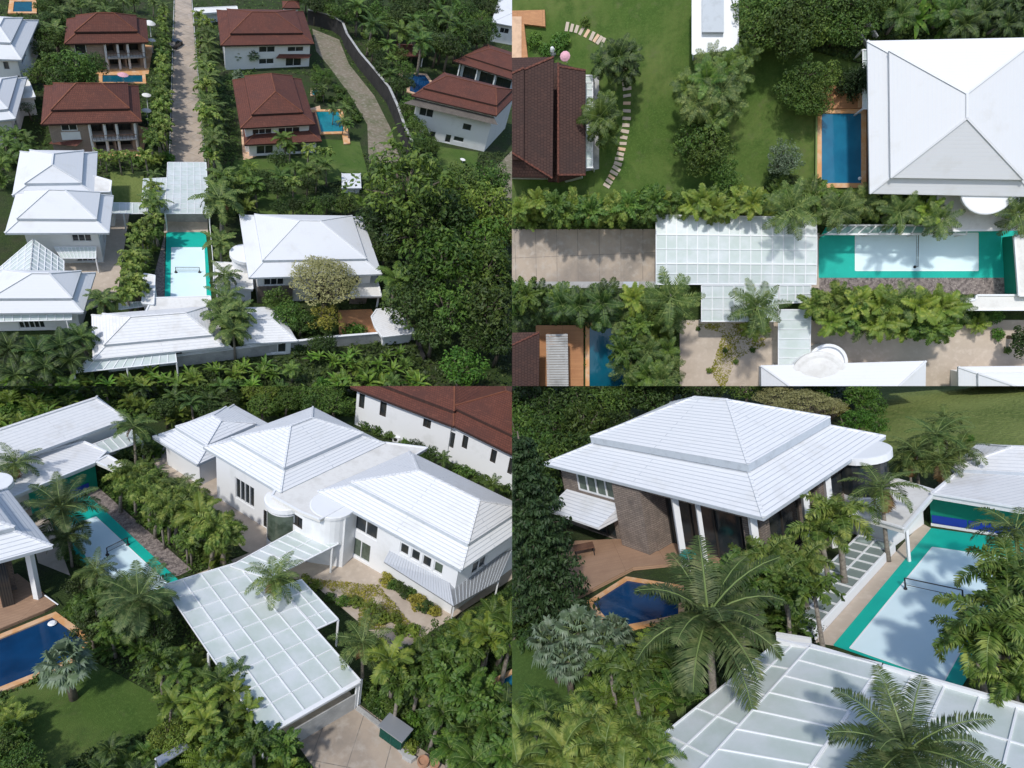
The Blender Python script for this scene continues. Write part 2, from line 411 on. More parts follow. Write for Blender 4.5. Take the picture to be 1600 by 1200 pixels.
def hiproof(th, c, h, m, rise=2.2, k=.42, step=.28, rd='x', ridge=(.3, .7), ec=.5, fm='fascia', cap=None, capm=None, name='roof', thick=.28):
    """two-tier hip roof on four eave corners (front-left, front-right, back-right, back-left) at height h"""
    if rd == 'x': r0 = bil(c, ridge[0], ec); r1 = bil(c, ridge[1], ec); rr = [r0, r1, r1, r0]
    else: r0 = bil(c, ec, ridge[0]); r1 = bil(c, ec, ridge[1]); rr = [r0, r0, r1, r1]
    def zz(p, z): return Vector((p.x, p.y, z))
    mb = MB(); kk = max(k, 0)
    if kk > 0:
        C = [zz(p, h) for p in c]; I = [zz(lerp(c[i], rr[i], kk), h + rise * kk) for i in range(4)]
        for i in range(4): j = (i + 1) % 4; mb.face([C[i], C[j], I[j], I[i]])
        J = [zz(lerp(c[i], rr[i], kk - .045), h + rise * kk + step - .1) for i in range(4)]
    else: J = [zz(p, h) for p in c]
    z1 = J[0].z; zt = z1 + rise * (1 - kk)
    K = [zz(rr[i], zt) for i in range(4)]
    for i in range(4):
        j = (i + 1) % 4
        if (K[i] - K[j]).length < 1e-4: mb.face([J[i], J[j], K[i]])
        else: mb.face([J[i], J[j], K[j], K[i]])
    ro = th.part(name, mb, m)
    fs = MB()
    def band(pts, t):
        for i in range(4):
            j = (i + 1) % 4
            fs.face([pts[i] - Vector((0, 0, t)), pts[j] - Vector((0, 0, t)), pts[j], pts[i]])
        fs.face([p - Vector((0, 0, t)) for p in pts][::-1])
    if kk > 0: band([zz(p, h) for p in c], thick); band(J, step - .06)
    else: band([zz(p, h) for p in c], thick)
    th.part('fascia', fs, fm, parent=ro)
    cp = MB(); up = Vector((0, 0, .03))
    for i in range(4):
        if kk > 0: cp.bar(C[i] + up, I[i] + up, .2, .1)
        cp.bar(J[i] + up, K[i] + up, .2, .1)
    cp.bar(K[0] + up * 1.5, K[2] + up * 1.5, .22, .12)
    th.part('ridge_cap', cp, capm or m, parent=ro)
    return ro

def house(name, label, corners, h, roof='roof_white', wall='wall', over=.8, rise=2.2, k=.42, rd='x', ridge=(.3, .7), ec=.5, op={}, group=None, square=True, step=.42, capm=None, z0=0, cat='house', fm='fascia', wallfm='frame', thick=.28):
    c = PP(*corners, h=h)
    if square: c = sq(c)
    c = [Vector((p.x, p.y, 0)) for p in c]
    ctr = sum(c, Vector()) / 4
    th = Thing(name, label, cat, (ctr.x, ctr.y, 0), group)
    th.c = c; Q.keep.append([(p.x, p.y) for p in c])
    if over is not None: walls(th, inset(c, over), z0, h - thick - .01, op, wall, fm=wallfm)
    hiproof(th, c, h, roof, rise, k, step, rd, ridge, ec, capm=capm, fm=fm, thick=thick)
    return th

def flatroof(th, pts, h, t=.35, m='roof_flat', name='flat_roof', par=True):
    c = PP(*pts, h=h)
    mb = MB().prism([(p.x, p.y) for p in c], h - t, h)
    ro = th.part(name, mb, m)
    if par:
        pb = MB(); n = len(c)
        for i in range(n):
            a = c[i]; b = c[(i + 1) % n]; pb.bar(Vector((a.x, a.y, h + .05)), Vector((b.x, b.y, h + .05)), .18, .12)
        th.part('parapet', pb, 'trim', parent=ro)
    return c

def panelroof(name, label, corners, nu, nv, prof=None, sheet='poly', bar=.085, posts=(), cat='canopy', h=3.0, group=None, barm='trim', posth=0, every=1):
    """frosted sheets on a white frame; corners FL,FR,BR,BL with heights; prof: list of (v, dz)"""
    c = corners if isinstance(corners[0], Vector) else PP(*corners, h=h)
    ctr = sum(c, Vector()) / 4
    th = Thing(name, label, cat, (ctr.x, ctr.y, 0), group)
    prof = prof or [(0, 0), (1, 0)]
    sh = MB(); fr = MB()
    def pt(u, v):
        p = bil(c, u, v)
        for (v0, d0), (v1, d1) in zip(prof, prof[1:]):
            if v0 - 1e-6 <= v <= v1 + 1e-6: return p + Vector((0, 0, d0 + (d1 - d0) * (v - v0) / (v1 - v0)))
        return p
    vs = []
    for (v0, d0), (v1, d1) in zip(prof, prof[1:]):
        kk = max(1, round(nv * (v1 - v0)))
        vs += [v0 + (v1 - v0) * j / kk for j in range(kk)]
    vs.append(1.0)
    for i in range(nu):
        for v0, v1 in zip(vs, vs[1:]):
            sh.face([pt(i / nu, v0), pt((i + 1) / nu, v0), pt((i + 1) / nu, v1), pt(i / nu, v1)])
    up = Vector((0, 0, .03))
    for i in range(0, nu + 1, every):
        for v0, v1 in zip(vs, vs[1:]): fr.bar(pt(i / nu, v0) + up, pt(i / nu, v1) + up, bar, bar)
    brk = [p[0] for p in prof]
    for v in vs:
        wd = bar * (1.5 if any(abs(v - b) < 1e-6 for b in brk) else .8)
        for i in range(nu): fr.bar(pt(i / nu, v) + up, pt((i + 1) / nu, v) + up, wd, bar)
    th.part('sheet', sh, sheet); th.part('frame', fr, barm)
    for (u, v) in posts:
        p = pt(u, v); th.part('post', MB().bar((p.x, p.y, 0), (p.x, p.y, p.z - .06), .16), 'trim')
    return th

def wallrun(name, label, pts, h, t=.2, m='concrete', cat='wall', cap=None, group=None):
    """a free-standing wall along a traced line, resting on the ground"""
    c = [Q.at(p[0], p[1], 0) for p in pts]
    mb = MB(); cb = MB()
    for a, b in zip(c, c[1:]):
        mb.bar(a + Vector((0, 0, h / 2)), b + Vector((0, 0, h / 2)), t, h)
        if cap: cb.bar(a + Vector((0, 0, h + .05)), b + Vector((0, 0, h + .05)), t + .1, .1)
    th = Thing(name, label, cat, c[0], group)
    th.part('panel', mb, m)
    if cap: th.part('coping', cb, cap)
    return th

def pool(label, poly, water, rim=.5, deck='coping', z=.25, name='swimming_pool'):
    """a raised coping round a water sheet"""
    c = PP(*poly, h=z); n = len(c)
    cc = [Vector((p.x, p.y, 0)) for p in c]
    ar = sum(cc[k].x * cc[(k + 1) % n].y - cc[(k + 1) % n].x * cc[k].y for k in range(n))
    if ar < 0: cc = cc[::-1]
    ins = cc; out = inset(cc, -rim)
    ctr = sum(cc, Vector()) / n
    th = Thing(name, label, 'pool', (ctr.x, ctr.y, 0))
    mb = MB()
    for i in range(n):
        j = (i + 1) % n
        a, b, d, e = [Vector((p.x, p.y, z)) for p in (out[i], out[j], ins[j], ins[i])]
        mb.face([a, b, d, e]); lo = Vector((0, 0, z + .15))
        mb.face([a - lo, b - lo, b, a]); mb.face([e, d, d - lo, e - lo])
    th.part('coping', mb, deck)
    Q.keep.append([(p.x, p.y) for p in out])
    th.part('water', MB().face([(p.x, p.y, z - .12) for p in ins]), water)
    return th
# ---------------------------------------------------------------- plants
def rv(r, a, b): return a + (b - a) * r.random()
def frond(mb, rac, base, az, el, ln, droop, nl, ll, lw, vee=.35, hang=.5, r=None, fluff=0, seg=6):
    """one feather frond: arching rachis with leaflets on both sides"""
    pts = []; p = Vector(base); e = el; st = ln / seg
    for k in range(seg + 1):
        pts.append(p.copy())
        d = Vector((math.cos(az) * math.cos(e), math.sin(az) * math.cos(e), math.sin(e)))
        p = p + d * st; e -= droop / seg * (.5 + 1.0 * k / seg)
    rac.tube(pts, [.045 * (1 - .85 * k / seg) * ln / 3 + .004 for k in range(seg + 1)], 4)
    for i in range(nl):
        t = .12 + .88 * (i + .5) / nl
        x = t * seg; k = min(int(x), seg - 1); q = lerp(pts[k], pts[k + 1], x - k); d = (pts[k + 1] - pts[k]).normalized()
        sd = Vector((-math.sin(az), math.cos(az), 0)); up = sd.cross(d) * -1
        if up.z < 0: up = -up
        L_ = ll * (math.sin(math.pi * min(1, (t * .82 + .16))) ** .6) * rv(r, .85, 1.1)
        for s in (-1, 1):
            for f in range(1 + fluff):
                va = vee + (rv(r, -1.0, .9) if fluff else rv(r, -.1, .1))
                dr = (sd * s * math.cos(va) + up * math.sin(va) + d * rv(r, .35, .6)).normalized()
                wdir = d.cross(dr).cross(dr).normalized() if fluff == 0 else d
                a = q; m = q + dr * L_ * .5 + Vector((0, 0, -hang * L_ * .12)); b = q + dr * L_ * .93 + Vector((0, 0, -hang * L_ * .5))
                wv = (d - dr * d.dot(dr)).normalized() * lw * .5
                mb.face([a - wv * .6, m - wv, m + wv, a + wv * .6]); mb.face([m - wv, b, m + wv])
def feather_palm(seed, H=6, n=18, ln=3.1, droop=1.5, nl=22, ll=.75, lw=.09, el=(.95, -.5), fluff=0, vee=.25, hang=.6, tr=.15, shaft=False, lean=.25, dead=0, leaf='leaf_coco'):
    r = random.Random(seed); lf = MB(); rc = MB(); br = MB()
    top = Vector((rv(r, -lean, lean), rv(r, -lean, lean), H))
    tk = MB().tube([(0, 0, -.3), (top.x * .1, top.y * .1, H * .3), (top.x * .5, top.y * .5, H * .7), top], [tr * 1.5, tr * 1.1, tr, tr * .85], 8)
    for i in range(n):
        t = (i + .5) / n; az = i * 2.39996 + rv(r, -.25, .25)
        e = el[0] + (el[1] - el[0]) * t + rv(r, -.12, .12)
        dd = dead and i >= n - dead
        frond(br if dd else lf, br if dd else rc, top + Vector((0, 0, .1)), az, -.9 if dd else e, ln * rv(r, .85, 1.08) * (.75 if dd else 1), droop * rv(r, .8, 1.2) * (.8 + .4 * t), nl, ll, lw, vee, hang, r, fluff)
    out = [('trunk', tk.data('trunk', 'bark_pale', smooth=True)), ('crown', lf.data('crown', leaf, uv=False)), ('frond_stem', rc.data('frond_stem', 'crownshaft', uv=False))]
    if shaft: out.append(('crownshaft', MB().tube([top - Vector((0, 0, .9)), top - Vector((0, 0, .4)), top + Vector((0, 0, .15))], [tr * .9, tr * 1.2, tr * .7], 8).data('crownshaft', 'crownshaft', smooth=True)))
    if dead: out.append(('dead_frond', br.data('dead_frond', 'leaf_brown', uv=False)))
    return out
def fan_palm(seed, H=2.6, leaf='leaf_silver'):
    r = random.Random(seed); lf = MB(); rc = MB(); n = 26
    tk = MB().tube([(0, 0, -.3), (.03, 0, H * .5), (0, .03, H)], [.24, .2, .17], 8)
    for i in range(n):
        t = (i + .5) / n; az = i * 2.39996; e = 1.5 - 2.0 * t + rv(r, -.1, .1)
        d = Vector((math.cos(az) * math.cos(e), math.sin(az) * math.cos(e), math.sin(e))); L_ = rv(r, .65, .95)
        c = Vector((0, 0, H)) + d * L_; rc.tube([(0, 0, H), lerp(Vector((0, 0, H)), c, .5) + Vector((0, 0, .05)), c], .02, 4)
        sd = Vector((-math.sin(az), math.cos(az), 0)); nn = d.cross(sd); f = (d * .9 + nn * 0 + Vector((0, 0, -.15))).normalized()
        m = 17
        for j in range(m):
            a = -1.9 + 3.8 * j / (m - 1); dr = (f * math.cos(a) + sd * math.sin(a)).normalized()
            ln = rv(r, .6, .85) * (1 - .12 * abs(a)); wv = (f * -math.sin(a) + sd * math.cos(a)) * .085
            mid = c + dr * ln * .6; tip = c + dr * ln + Vector((0, 0, -.15 - .3 * r.random()))
            lf.face([c, mid - wv, tip, mid + wv])
    return [('trunk', tk.data('trunk', 'bark', smooth=True)), ('crown', lf.data('crown', leaf, uv=False)), ('frond_stem', rc.data('frond_stem', 'crownshaft', uv=False))]
def banana(seed):
    r = random.Random(seed); lf = MB(); n = 8; H = 1.3
    tk = MB().tube([(0, 0, -.2), (0, 0, .8), (0, 0, H)], [.16, .13, .1], 7)
    for i in range(n):
        az = i * 2.39996; e = rv(r, .7, 1.5); ln = rv(r, 1.7, 2.5); p = Vector((0, 0, H)); seg = 7; pts = []
        for k in range(seg + 1):
            pts.append(p.copy()); p = p + Vector((math.cos(az) * math.cos(e), math.sin(az) * math.cos(e), math.sin(e))) * ln / seg; e -= .2
        sd = Vector((-math.sin(az), math.cos(az), 0))
        for k in range(seg):
            w0 = .23 * math.sin(math.pi * (k + .3) / (seg + .6)); w1 = .23 * math.sin(math.pi * (k + 1.3) / (seg + .6)); dz = Vector((0, 0, .07))
            for s in (-1, 1): lf.face([pts[k], pts[k] + sd * s * w0 + dz, pts[k + 1] + sd * s * w1 * rv(r, .75, 1) + dz, pts[k + 1]])
    return [('stem', tk.data('stem', 'crownshaft', smooth=True)), ('leaf', lf.data('leaf', 'leaf_banana', uv=False))]
def leafcloud(mb, r, c, rad, n, size, flat=.75, up=.5):
    for _ in range(n):
        while True:
            v = Vector((rv(r, -1, 1), rv(r, -1, 1), rv(r, -1, 1)))
            if .05 < v.length < 1: break
        v = v.normalized() * (v.length ** .45)
        p = c + Vector((v.x * rad, v.y * rad, v.z * rad * flat))
        nn = (v + Vector((rv(r, -.8, .8), rv(r, -.8, .8), rv(r, -.4, .8) + up))).normalized()
        t = nn.cross(Vector((rv(r, -1, 1), rv(r, -1, 1), .1))).normalized(); b = nn.cross(t)
        s = size * rv(r, .6, 1.3)
        mb.face([p - t * s, p - b * s * .45 + nn * s * .1, p + t * s, p + b * s * .45 + nn * s * .1])
def broad_tree(seed, leaf='leaf_mid', Hc=5, Rr=3, clumps=26, per=70, size=.2, flat=.8, bark='bark', spread=.8):
    r = random.Random(seed); lf = MB(); tk = MB(); cs = []
    for i in range(clumps):
        z = 1 - 1.55 * (i + .5) / clumps; a = i * 2.39996; q = math.sqrt(max(0, 1 - z * z)); f = rv(r, .6, 1.12) * Rr * spread
        cs.append(Vector((math.cos(a) * q * f, math.sin(a) * q * f, z * f * flat)) + Vector((rv(r, -.3, .3), rv(r, -.3, .3), rv(r, -.25, .25))) * Rr / 3)
    C = Vector((0, 0, Hc))
    for c in cs: leafcloud(lf, r, C + c, Rr * rv(r, .18, .38), per, size)
    leafcloud(lf, r, C - Vector((0, 0, Rr * .15)), Rr * .45, per * 2, size * 1.2)
    zf = Hc - Rr * flat * .55
    tk.tube([(0, 0, -.3), (.08, .05, zf * .5), (0, 0, zf)], [Rr * .11, Rr * .08, Rr * .07], 8)
    for c in cs[::2]:
        e = C + c * .85; tk.tube([(0, 0, zf * .9), lerp(Vector((0, 0, zf)), e, .5) + Vector((0, 0, Rr * .05)), e], [Rr * .05, Rr * .03, .01], 5)
    return [('trunk', tk.data('trunk', bark, smooth=True)), ('crown', lf.data('crown', leaf, uv=False))]
def umbrella_tree(seed):
    r = random.Random(seed); lf = MB(); tk = MB(); Hc = 5.0
    tk.tube([(0, 0, -.3), (.1, 0, 1.8)], [.3, .24], 8)
    for i in range(58):
        t = (i + .5) / 58; a = i * 2.39996; rad = 2.9 * math.sqrt(t) * rv(r, .9, 1.05); z = Hc + 1.55 * (1 - (rad / 3.1) ** 2) - .5 - rv(r, 0, .9) * (rad / 3)
        c = Vector((math.cos(a) * rad, math.sin(a) * rad, z))
        tk.tube([(.1, 0, 1.7), Vector((c.x * .45, c.y * .45, 3.2)), c - Vector((0, 0, .15))], [.09, .05, .015], 5)
        leafcloud(lf, r, c, .72, 120, .095, flat=.32, up=1.2)
    return [('trunk', tk.data('trunk', 'bark', smooth=True)), ('crown', lf.data('crown', 'leaf_olive', uv=False))]
def conifer(seed, H=9):
    r = random.Random(seed); lf = MB(); tk = MB(); tk.tube([(0, 0, -.3), (0, 0, H * .5), (.1, 0, H)], [.22, .13, .03], 7)
    z = 1.0; i = 0
    while z < H - .2:
        L_ = 1.75 * (1 - (z / H)) ** .7 + .2; nb = 6
        for j in range(nb):
            a = i * .6 + j * 2 * math.pi / nb + rv(r, -.25, .25); ll = L_ * rv(r, .75, 1.15)
            p0 = Vector((0, 0, z)); p1 = p0 + Vector((math.cos(a) * ll, math.sin(a) * ll, rv(r, -.15, .25) * ll * .5))
            tk.tube([p0, p1], [.03, .008], 4)
            for t in (.2, .4, .55, .7, .85, 1.0): leafcloud(lf, r, lerp(p0, p1, t) + Vector((0, 0, .05)), .26 + .18 * ll / 2, 30, .11, flat=.5, up=.2)
        z += rv(r, .32, .45); i += 1
    return [('trunk', tk.data('trunk', 'bark', smooth=True)), ('crown', lf.data('crown', 'leaf_conifer', uv=False))]
def bush(seed, leaf='leaf_mid', n=9, per=60, size=.12):
    r = random.Random(seed); lf = MB(); tk = MB()
    for i in range(n):
        a = i * 2.4; q = .62 * math.sqrt(i / n); c = Vector((math.cos(a) * q, math.sin(a) * q, .55 + rv(r, -.15, .3) - q * .3))
        leafcloud(lf, r, c, rv(r, .28, .42), per, size); tk.tube([(0, 0, -.1), c], [.03, .01], 4)
    return [('stem', tk.data('stem', 'bark')), ('foliage', lf.data('foliage', leaf, uv=False))]
def areca(seed, leaf='leaf_bright', n=22):
    r = random.Random(seed); lf = MB(); rc = MB(); tk = MB()
    for i in range(n):
        a = i * 2.4; q = .25 * math.sqrt(i / n); b = Vector((math.cos(a) * q, math.sin(a) * q, rv(r, .4, 1.3)))
        tk.tube([(b.x * .6, b.y * .6, -.1), b], .03, 5)
        frond(lf, rc, b, a + rv(r, -.5, .5), rv(r, .7, 1.3), rv(r, 1.1, 1.6), rv(r, 1.2, 1.9), 12, .4, .085, .5, .4, r)
    return [('stem', tk.data('stem', 'crownshaft')), ('crown', lf.data('crown', leaf, uv=False)), ('frond_stem', rc.data('frond_stem', 'crownshaft', uv=False))]
# kind: (builder, number of variants, height of crown centre, crown radius)
KIND = {
 'coconut': (lambda s: feather_palm(s, dead=s % 3, n=17 + s % 4, ln=2.8 + .12 * (s % 5), droop=1.35 + .1 * (s % 4)), 4, 6.0, 2.6),
 'coconut_far': (lambda s: feather_palm(s, nl=13, lw=.2, n=16 + s % 4, dead=s % 2, ln=2.8 + .12 * (s % 5)), 4, 6.0, 2.6),
 'coconut_brown': (lambda s: feather_palm(s, dead=3, n=20), 1, 6.0, 2.6),
 'coconut_big': (lambda s: feather_palm(s, H=5, n=24, ln=3.6, nl=50, ll=.95, lw=.06, droop=1.25, el=(1.1, -.45), dead=s % 2, leaf='leaf_coco_dark'), 2, 5.0, 3.0),
 'foxtail': (lambda s: feather_palm(s, H=3.6, n=11, ln=2.0, droop=2.5, nl=26, ll=.48, lw=.062, el=(1.2, .1), fluff=2, shaft=True, tr=.13, lean=.1, leaf='leaf_fox'), 3, 3.6, 1.6),
 'foxtail_far': (lambda s: feather_palm(s, H=4.2, n=10, ln=1.9, droop=2.1, nl=10, ll=.5, lw=.2, el=(1.25, .05), fluff=1, tr=.13, lean=.1, leaf='leaf_fox'), 3, 4.2, 1.6),
 'foxtail_dark': (lambda s: feather_palm(s, H=4.2, n=11, ln=2.0, droop=2.0, nl=12, ll=.5, lw=.18, el=(1.2, .1), fluff=1, tr=.13, lean=.1, leaf='leaf_mid'), 3, 4.2, 1.6),
 'manila': (lambda s: feather_palm(s, H=4.0, n=11, ln=2.0, droop=1.6, nl=20, ll=.62, lw=.12, el=(1.2, .1), vee=.5, shaft=True, tr=.12, lean=.1, leaf='leaf_bright'), 3, 4.0, 1.7),
 'plume': (lambda s: feather_palm(s, H=3.4, n=13, ln=2.1, droop=1.9, nl=46, ll=.55, lw=.045, el=(1.25, .05), vee=.45, shaft=True, tr=.12, lean=.1, leaf='leaf_fox'), 3, 3.4, 1.7),
 'darkpalm': (lambda s: feather_palm(s, H=4.0, n=16, ln=2.2, droop=1.7, nl=14, ll=.6, lw=.14, el=(1.2, -.2), leaf='leaf_dark'), 3, 4.0, 1.9),
 'midpalm': (lambda s: feather_palm(s, H=4.0, n=16, ln=2.2, droop=1.7, nl=14, ll=.6, lw=.13, el=(1.2, -.2), leaf='leaf_mid'), 3, 4.0, 1.9),
 'fan': (lambda s: fan_palm(s), 2, 2.7, 1.6),
 'fan_green': (lambda s: fan_palm(s, leaf='leaf_mid'), 1, 2.7, 1.6),
 'banana': (banana, 3, 1.8, 1.5),
 'tree': (lambda s: broad_tree(s), 3, 5.0, 3.0),
 'tree_dark': (lambda s: broad_tree(s, 'leaf_dark', size=.22), 3, 5.0, 3.0),
 'tree_vivid': (lambda s: broad_tree(s, 'leaf_vivid', size=.22, clumps=22), 2, 5.0, 3.0),
 'tree_bright': (lambda s: broad_tree(s, 'leaf_bright'), 2, 5.0, 3.0),
 'tree_yellow': (lambda s: broad_tree(s, 'leaf_yellow', clumps=16, size=.17), 1, 4.0, 3.0),
 'tree_pale': (lambda s: broad_tree(s, 'leaf_silver', clumps=14, per=60), 1, 5.0, 3.0),
 'olive': (umbrella_tree, 1, 5.0, 3.0),
 'conifer': (lambda s: conifer(s), 2, 4.5, 2.2),
 'bush': (lambda s: bush(s), 3, .6, 1.0),
 'bush_dark': (lambda s: bush(s, 'leaf_dark'), 2, .6, 1.0),
 'bush_vivid': (lambda s: bush(s, 'leaf_vivid'), 2, .6, 1.0),
 'bush_bright': (lambda s: bush(s, 'leaf_bright'), 2, .6, 1.0),
 'bush_yellow': (lambda s: bush(s, 'leaf_yellow'), 1, .6, 1.0),
 'bush_pale': (lambda s: bush(s, 'leaf_silver'), 1, .6, 1.0),
 'areca': (lambda s: areca(s), 3, 1.5, 1.3),
 'areca_dark': (lambda s: areca(s, 'leaf_mid'), 2, 1.5, 1.3),
}
NAMES = {'coconut': 'coconut_palm', 'coconut_far': 'coconut_palm', 'coconut_brown': 'coconut_palm', 'coconut_big': 'coconut_palm', 'foxtail': 'foxtail_palm', 'foxtail_far': 'foxtail_palm', 'foxtail_dark': 'foxtail_palm', 'manila': 'feather_palm', 'plume': 'feather_palm', 'darkpalm': 'feather_palm', 'midpalm': 'feather_palm', 'fan': 'fan_palm', 'fan_green': 'fan_palm', 'banana': 'banana_plant', 'olive': 'flowering_tree', 'conifer': 'conifer_tree', 'areca': 'clumping_palm', 'areca_dark': 'clumping_palm'}
CACHE = {}
def plant(kind, px, py, r, label, group=None, hk=1.0, lift=0):
    """one plant; (px, py) is where its crown centre stands in the photograph, r its crown radius there"""
    fn, nv, H, Rr = KIND[kind]; k = rnd.randrange(nv)
    if (kind, k) not in CACHE: CACHE[kind, k] = fn(11 * k + len(kind))
    s = 1.0
    for _ in range(3):
        p = Q.at(px, py, H * s + lift); s = r / (Q.ppm(p) * Rr)
    p.z = 0
    nm = NAMES.get(kind, 'tree' if kind.startswith('tree') else 'shrub')
    rz = rnd.random() * 6.28; ti = R(rv(rnd, 0, 8)); off = Matrix.Rotation(rz, 3, 'Z') @ (Matrix.Rotation(ti, 3, 'X') @ Vector((0, 0, H * s)))
    o = mkobj(nm, None, p, rz, s)
    o.matrix_world = Q.M @ Matrix.Translation((p.x - off.x, p.y - off.y, 0)) @ Matrix.Rotation(rz, 4, 'Z') @ Matrix.Rotation(ti, 4, 'X') @ Matrix.Scale(s, 4)
    cat = 'palm' if 'palm' in nm else 'plant' if nm in ('shrub', 'banana_plant') else 'tree'
    tag(o, label, cat, group)
    for n_, me in CACHE[kind, k]: mkobj(n_, me, parent=o)
    return o
def plants(kind, lst, label, group=None):
    for t in lst: plant(kind, t[0], t[1], t[2], label, group or (label[:60] if len(lst) > 1 else None))
DESC = {'coconut': 'coconut palm', 'coconut_far': 'coconut palm', 'coconut_brown': 'coconut palm with brown fronds', 'coconut_big': 'big coconut palm', 'foxtail': 'bright foxtail palm', 'foxtail_far': 'bright foxtail palm', 'foxtail_dark': 'dull foxtail palm', 'manila': 'bright feather palm', 'plume': 'fine-leaved feather palm', 'darkpalm': 'dark feather palm', 'midpalm': 'green feather palm', 'fan': 'silvery fan palm', 'fan_green': 'green fan palm', 'banana': 'banana plant', 'tree': 'green tree', 'tree_dark': 'dark tree', 'tree_vivid': 'vivid green tree', 'tree_bright': 'yellow-green tree', 'tree_yellow': 'yellow tree', 'tree_pale': 'pale tree', 'olive': 'pale olive tree', 'conifer': 'conifer', 'bush': 'green bush', 'bush_dark': 'dark bush', 'bush_vivid': 'glossy bush', 'bush_bright': 'yellow-green bush', 'bush_yellow': 'yellow bush', 'bush_pale': 'pale bush', 'areca': 'bright clumping palm', 'areca_dark': 'dull clumping palm'}
PREPS = (' in ', ' along ', ' under ', ' between ', ' behind ', ' at ', ' below ', ' on ', ' right ', ' left ', ' among ', ' leaning ', ' over ', ' by ', ' above ', ' beside ', ' cut ', ' with ', ' beyond ')
def gname(label):
    k0 = min([label.find(q) for q in PREPS if label.find(q) > 0] or [0]); return 'plants' + label[k0:]
def batch(items, label, group):
    """items: (kind, x, y, r); every plant gets a label with its kind and its place in the group"""
    k0 = min([label.find(q) for q in PREPS if label.find(q) > 0] or [0]); loc = label[k0:]; seen = {}
    xs = [t[1] for t in items]; ys = [t[2] for t in items]; rs = sorted(t[3] / (t[2] + 200) for t in items)
    x0, x1, y0, y1 = min(xs), max(xs), min(ys), max(ys); many = len(items) > 1
    for k, x, y, r in items:
        a = ''
        if many:
            if y1 - y0 > 14: v = (y - y0) / (y1 - y0); a += 'upper ' if v < .33 else 'lower ' if v > .67 else 'mid '
            if x1 - x0 > 14: v = (x - x0) / (x1 - x0); a += 'leftmost ' if v < .03 else 'left ' if v < .33 else 'rightmost ' if v > .97 else 'right ' if v > .67 else 'central '
        a = a.strip().replace(' ', '-')
        q = r / (y + 200); sz = 'large' if q >= rs[int(len(rs) * .7)] else 'small' if q <= rs[int(len(rs) * .3)] else ''
        words = (a + ' ' + DESC[k] + loc).split()
        if sz and many and len(words) < 16: words.insert(1 if a else 0, sz)
        lb = ' '.join(words[:16]); seen.setdefault(lb, []).append((k, x, y, r))
    for lb, its in seen.items():
        for q, (k, x, y, r) in enumerate(sorted(its)): plant(k, x, y, r, lb if not (len(its) in (2, 3) and len(lb.split()) < 16) else ('left ' if q == 0 else 'right ' if q == len(its) - 1 else 'middle ') + lb if not lb.split()[0].endswith(('left', 'right')) else lb, group)
def row(kinds, p0, p1, n, r0, r1, jit, label, group=None):
    kinds = kinds if isinstance(kinds, (list, tuple)) else [kinds]
    its = []
    for i in range(n):
        t = (i + .5) / n; r = (r0 + (r1 - r0) * t) * rv(rnd, .85, 1.15)
        its.append((kinds[rnd.randrange(len(kinds))], p0[0] + (p1[0] - p0[0]) * t + rv(rnd, -jit, jit), p0[1] + (p1[1] - p0[1]) * t + rv(rnd, -jit, jit), r))
    batch(its, label, group or gname(label))
def scatter(kinds, poly, n, r0, r1, label, group=None, mind=.8):
    """individual plants spread over a traced area; r grows from the far to the near edge"""
    ys = [p[1] for p in poly]; xs = [p[0] for p in poly]; done = []; tries = 0
    def inside(x, y):
        c = False
        for i in range(len(poly)):
            x1, y1 = poly[i]; x2, y2 = poly[i - 1]
            if (y1 > y) != (y2 > y) and x < (x2 - x1) * (y - y1) / (y2 - y1) + x1: c = not c
        return c
    while len(done) < n and tries < n * 60:
        tries += 1; x = rv(rnd, min(xs), max(xs)); y = rv(rnd, min(ys), max(ys))
        if not inside(x, y): continue
        t = (y - min(ys)) / (max(ys) - min(ys) + 1e-6); r = (r0 + (r1 - r0) * t)
        if any((x - a) ** 2 + (y - b) ** 2 < (r * mind) ** 2 for a, b in done): continue
        done.append((x, y))
    its = []
    for x, y in sorted(done, key=lambda q: q[1]):
        t = (y - min(ys)) / (max(ys) - min(ys) + 1e-6)
        its.append((kinds[rnd.randrange(len(kinds))], x, y, (r0 + (r1 - r0) * t) * rv(rnd, .85, 1.15)))
    batch(its, label, group or gname(label))
def inpoly(p, poly):
    c = False
    for i in range(len(poly)):
        a = poly[i]; b = poly[i - 1]
        if (a[1] > p.y) != (b[1] > p.y) and p.x < (b[0] - a[0]) * (p.y - a[1]) / (b[1] - a[1]) + a[0]: c = not c
    return c
def cover(name, poly, n, size, h, m, seed=1):
    """ground cover: countless leaves over an area, one object"""
    r = random.Random(seed); mb = MB(); pts = [Q.at(*p) for p in poly]
    for i in range(n):
        j = 1 + r.randrange(len(pts) - 2); a, b = r.random(), r.random()
        if a + b > 1: a, b = 1 - a, 1 - b
        p = pts[0] + (pts[j] - pts[0]) * a + (pts[j + 1] - pts[0]) * b
        c = Vector((p.x, p.y, h * r.random() ** .8 * (.5 + .5 * math.sin(p.x * 1.7) * math.cos(p.y * 1.3))))
        nn = Vector((rv(r, -.8, .8), rv(r, -.8, .8), 1)).normalized(); t = nn.cross(Vector((rv(r, -1, 1), rv(r, -1, 1), .1))).normalized(); b2 = nn.cross(t); s = size * rv(r, .6, 1.4)
        if name != 'paving_weeds' and any(inpoly(c, k) for k in Q.keep): continue
        mb.face([c - t * s, c - b2 * s * .45, c + t * s, c + b2 * s * .45])
    b = sum(pts, Vector()) / len(pts)
    mb.v = [(v[0] - b.x, v[1] - b.y, v[2]) for v in mb.v]
    o = mkobj(name, mb.data(name, m, uv=False), (b.x, b.y, 0)); tag(o, 'low leafy ground cover', 'ground cover', None, 'stuff')
